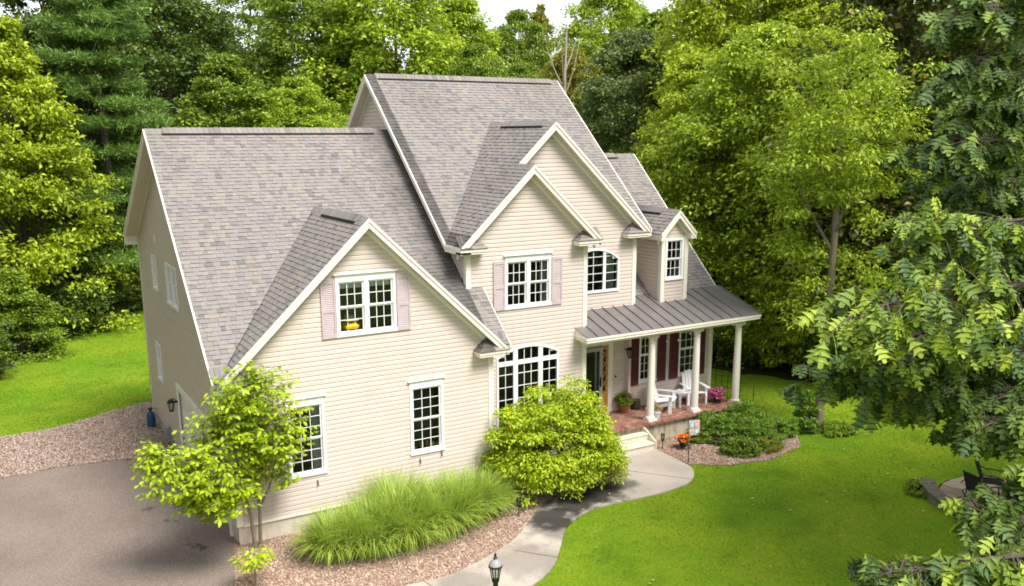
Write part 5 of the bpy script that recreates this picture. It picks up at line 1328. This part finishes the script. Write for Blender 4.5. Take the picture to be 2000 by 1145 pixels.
# trellis
t = thing('garden_trellis', 'black wire trellis standing beyond the right porch column', 'trellis', (17.3, 2.55, 0), R(-62))
mb = MB(); 
for i in range(6): mb.tube([(-.55 + i * .22, 0, 0), (-.55 + i * .22, 0, 1.5 - .28 * ((i - 2.5) / 2.5) ** 2 + .05)], .010, 5)
mb.build('upright', M['black'], t); mb = MB()
for z in (.25, .62, 1.0, 1.3): mb.tube([(-.56, .012, z), (.56, .012, z)], .007, 5)
mb.tube([(-.55, 0, 1.24), (-.3, 0, 1.48), (0, 0, 1.56), (.3, 0, 1.48), (.55, 0, 1.24)], .012, 5); mb.build('crossbar', M['black'], t)
t = thing('garden_stake', 'thin green plant stake behind the flower bed shrubs', 'stake', (16.95, .85, 0)); mb = MB(); mb.tube([(0, 0, 0), (0, 0, 1.1)], .012, 5); mb.build('rod', plain('green_stake', (.03, .06, .02)), t)
# string lights
t = thing('string_lights', 'string of small round white bulbs under the porch beam', 'string lights', (0, 0, 0)); mb = MB()
bp = [(12.7, 1.04, 3.30), (12.94, 1.05, 3.20), (13.37, 1.06, 3.04), (13.83, 1.06, 3.02), (14.28, 1.05, 3.18), (14.45, 1.04, 3.3), (14.72, 1.05, 3.2), (15.11, 1.06, 3.05), (15.63, 1.06, 3.03), (16.1, 1.05, 3.25)]
mb.tube(bp, .004, 4); mb.build('cord', M['black'], t)
for b in bp:
    if b[2] < 3.28: mb = MB(); mb.lathe([(.008, 0), (.022, -.02), (.026, -.04), (.018, -.06), (.004, -.068)], 8, b); mb.build('bulb', M['white'], t, True)
# garden flag
t = thing('garden_flag', 'small garden flag with four pastel patchwork squares on a thin pole', 'flag', (13.62, -.02, 0), R(-14))
mb = MB(); mb.tube([(-.19, 0, 0), (-.19, 0, .76), (-.19, -.005, .77), (.18, -.005, .77)], .007, 5); mb.build('pole', M['black'], t)
mb = MB(); N = 8
for i in range(N):
    a, b = i / N, (i + 1) / N; y = lambda s: -.012 + .02 * math.sin(s * 5)
    mb.add([(-.165 + .34 * a, y(a), .26), (-.165 + .34 * b, y(b), .26), (-.165 + .34 * b, y(b), .755), (-.165 + .34 * a, y(a), .755)], [(0, 1, 2, 3)])
mb.build('cloth', plain('flag_cloth', (.72, .68, .66), .8, .1, .04), t)
for i, (x0, z0, c) in enumerate(((-.15, .52, (.38, .60, .70)), (.01, .52, (.75, .42, .36)), (-.15, .29, (.74, .60, .44)), (.01, .29, (.42, .62, .74)))):
    mb = MB(); y0 = -.036
    mb.add([(x0, y0, z0), (x0 + .14, y0, z0), (x0 + .14, y0, z0 + .2), (x0, y0, z0 + .2)], [(0, 1, 2, 3)])
    q = mb.build('patch', plain('flag_patch', c, .8, .1, .05), t)
    mb = MB(); mb.add([(x0 + .07 + .045 * math.cos(k * .785), y0 - .002, z0 + .1 + .06 * math.sin(k * .785)) for k in range(8)], [tuple(range(8))]); mb.build('motif', plain('flag_motif', ((.75, .72, .66), (.80, .55, .45), (.72, .40, .34), (.80, .78, .74))[i], .8, .1, .05), q)
# pot of orange flowers on a wire stand
t = thing('flower_pot', 'black pot of orange and pink flowers on a low wire stand', 'flower pot', (13.05, -.22, 0)); t.scale = (.85, .85, .85)
mb = MB(); mb.lathe([(.11, .10), (.16, .26), (.17, .28)], 14); mb.build('pot', M['black'], t, True); mb = MB()
for k in range(5):
    a = k * 1.257; mb.tube([(.1 * math.cos(a), .1 * math.sin(a), .1), (.3 * math.cos(a), .3 * math.sin(a), .07), (.36 * math.cos(a), .36 * math.sin(a), .0)], .010, 5)
mb.tube([(.26 * math.cos(a * .3), .26 * math.sin(a * .3), .075) for a in range(22)], .008, 5); mb.build('stand', M['black'], t)
tuft(t, 'leaves', (0, 0, .27), (.16, .16, .12), 10, .07, 'lf_shrub', 8); tuft(t, 'flowers', (0, 0, .33), (.2, .2, .18), 9, .075, 'orange', 9, .9, 20)
# stake lights
def stake_light(x, y, h, label):
    t = thing('path_light', label, 'path light', (x, y, 0), 0, 'black stake lights along the path'); mb = MB(); mb.tube([(0, 0, 0), (0, 0, h * .55)], .014, 6); mb.build('stake', M['black'], t)
    mb = MB(); mb.lathe([(.045, h * .55), (.05, h * .58)], 10); mb.lathe([(.075, h * .93), (.06, h * .97), (.02, h)], 10)
    for k in range(6): a = k * 1.047; mb.bar((.045 * math.cos(a), .045 * math.sin(a), h * .57), (.06 * math.cos(a), .06 * math.sin(a), h * .94), .009)
    mb.build('cage', M['black'], t); mb = MB(); mb.lathe([(.036, h * .58), (.048, h * .93)], 10); mb.build('lens', M['glass'], t)
stake_light(12.45, .02, .52, 'black stake light at the foot of the porch steps')
stake_light(6.30, -1.92, .52, 'black stake light between grass clump and dark wet path')
stake_light(10.45, -.42, .42, 'black stake light under the right side of the big bush')
t = thing('plant_hook', 'empty black bracket stake at the lawn edge of the flower bed', 'stake', (12.36, -1.22, 0)); mb = MB(); mb.tube([(0, 0, 0), (0, 0, .55)], .014, 6); mb.tube([(-.12, 0, .57), (0, 0, .53), (.12, 0, .57)], .012, 6); mb.tube([(.06, .1, .52), (.05, .1, .78), (.16, .14, .8)], .010, 5); mb.build('stake', M['black'], t)
# lamp post in front
t = thing('lamp_post', 'black lamp post with clear glass lantern at the bottom edge', 'lamp post', (2.17, -8.09, 0)); t.scale = (.82, .82, .975)
mb = MB(); mb.lathe([(.10, 0), (.10, .1), (.06, .16), (.042, .3), (.038, 1.9), (.045, 2.0)], 14); mb.lathe([(.05, 2.0), (.052, 2.25)], 14); mb.build('post', M['black'], t, True)
mb = MB(); mb.lathe([(.05, 2.25), (.075, 2.29), (.075, 2.31)], 12)
for k in range(6): a = k * 1.0472; mb.bar((.07 * math.cos(a), .07 * math.sin(a), 2.30), (.125 * math.cos(a), .125 * math.sin(a), 2.54), .012)
mb.lathe([(.14, 2.54), (.14, 2.56), (.13, 2.575)], 12); mb.build('cage', M['black'], t)
mb = MB(); mb.lathe([(.064, 2.31), (.115, 2.54)], 6); mb.build('glass', M['glass'], t); mb = MB(); mb.lathe([(.015, 2.31), (.02, 2.40), (.02, 2.46), (.006, 2.48)], 8); mb.build('bulb', M['white'], t)
mb = MB(); mb.lathe([(.13, 2.576), (.10, 2.63), (.05, 2.665), (.03, 2.68)], 12); mb.build('roof', M['grey'], t, True)
mb = MB(); mb.lathe([(.03, 2.68), (.045, 2.70), (.02, 2.72), (.028, 2.745), (.018, 2.77), (.004, 2.79)], 10); mb.build('finial', M['black'], t, True)
# gas bottle and meter boxes by the side wall
t = thing('gas_bottle', 'blue gas bottle with black valve standing by the side wall', 'gas bottle', (-.26, 10.2, 0)); t.scale = (.75, .75, .68); mb = MB(); mb.lathe([(.13, 0), (.17, .04), (.175, .62), (.14, .74), (.05, .78)], 18); mb.build('tank', M['bluetank'], t, True)
mb = MB(); mb.lathe([(.05, .78), (.055, .86), (.09, .88), (.09, .95), (.03, .97)], 10); mb.tube([(.05, 0, .9), (.2, 0, .92), (.28, .02, .8)], .015, 6); mb.build('valve', M['black'], t)
t = thing('meter_box', 'grey utility meter boxes low on the side wall', 'meter', (-.02, 8.1, .25)); mb = MB(); mb.box((-.16, -.12, 0), (-.002, .12, .34)); bevel(mb.build('box', M['grey'], t), .01); mb = MB(); mb.lathe([(.09, 0), (.1, .05), (.1, .14), (.06, .18)], 12, (-.16, -.75, -.18)); mb.build('meter', M['darkpot'], t, True)
t = thing('curled_litter', 'small white curved strip lying on the driveway', 'litter', (-2.1, -1.1, .012)); mb = MB(); mb.tube([(-.1, -.12, .01), (0, .0, .02), (.1, .06, .01)], .014, 5); mb.build('strip', M['whitepaint'], t)

# ------------------------------------------------------------------ flagstone patio with curved seat wall
PC = (17.55, -7.6)
pt = thing('flagstone_patio', 'round flagstone patio with dark joints under the near oak', 'patio', (*PC, 0))
mb = MB(); mb.lathe([(1.75, .0), (1.75, .03)], 28); mb.build('bed', M['soil'], pt)
rg = np.random.default_rng(3); sites = []
while len(sites) < 34:
    a, r = rg.random() * 6.283, 1.7 * math.sqrt(rg.random()); p = (r * math.cos(a), r * math.sin(a))
    if all((p[0] - q[0]) ** 2 + (p[1] - q[1]) ** 2 > .2 for q in sites) or rg.random() < .02: sites.append(p)
for i, s in enumerate(sites):
    poly = [(1.70 * math.cos(k * .2618), 1.70 * math.sin(k * .2618)) for k in range(24)]
    for j, q in enumerate(sites):
        if i == j: continue
        dx, dy = q[0] - s[0], q[1] - s[1]; L = math.hypot(dx, dy); mx, my = (s[0] + q[0]) / 2 - dx / L * .02, (s[1] + q[1]) / 2 - dy / L * .02
        poly = clip(poly, dx, dy, dx * mx + dy * my)
        if len(poly) < 3: break
    if area(poly) < .02: continue
    mb = MB(); mb.prism([(x, y, .02) for x, y in poly], (0, 0, .035 + rg.random() * .008)); bevel(mb.build('flagstone', M['stone'], pt), .012)
sw = thing('seat_wall', 'low curved block wall capped with grey stones beside the patio', 'wall', (*PC, 0)); capm = plain('grey_capstone', (.15, .13, .11), .9, .1, .2, 6, 0, .4)
for k in range(8):
    a = R(122 + k * 12); b = R(122 + (k + 1) * 12 - .8)
    for name, r0, r1, z0, z1 in (('block', 1.86, 2.10, 0, .12), ('block', 1.86, 2.10, .122, .23), ('capstone', 1.80, 2.16, .233, .30)):
        mb = MB(); mb.prism([(r * math.cos(x), r * math.sin(x), z0) for r, x in ((r0, a), (r1, a), (r1, b), (r0, b))], (0, 0, z1 - z0)); bevel(mb.build(name, capm, sw), .012)
def patio_chair(loc, rz, label):
    t = thing('patio_chair', label, 'chair', loc, rz, 'black metal patio chairs'); m = M['black']
    mb = MB(); mb.prism([(-.24, -.24, .42), (.24, -.24, .42), (.22, .22, .40), (-.22, .22, .40)], (0, 0, .02)); mb.build('seat', plain('dark_mesh', (.02, .018, .018), .8, .2), t)
    mb = MB(); mb.prism([(-.22, .23, .44), (.22, .23, .44), (.23, .40, .95), (-.23, .40, .95)], (0, .018, .005)); mb.build('backrest', plain('dark_mesh2', (.02, .018, .018), .8, .2), t)
    for s in (-1, 1):
        mb = MB(); mb.tube([(s * .27, -.27, 0), (s * .27, -.26, .45), (s * .27, -.22, .60)], .016, 6); mb.build('leg', m, t)
        mb = MB(); mb.tube([(s * .25, .36, 0), (s * .25, .22, .42), (s * .24, .42, .97)], .016, 6); mb.build('leg', m, t)
        mb = MB(); mb.tube([(s * .27, -.22, .60), (s * .275, -.1, .64), (s * .27, .15, .63), (s * .25, .33, .70)], .018, 6); mb.build('arm', m, t)
patio_chair((16.4, -7.45, .06), R(80), 'nearer black metal chair on the flagstones')
patio_chair((17.3, -7.15, .06), R(30), 'farther black metal chair on the flagstones')
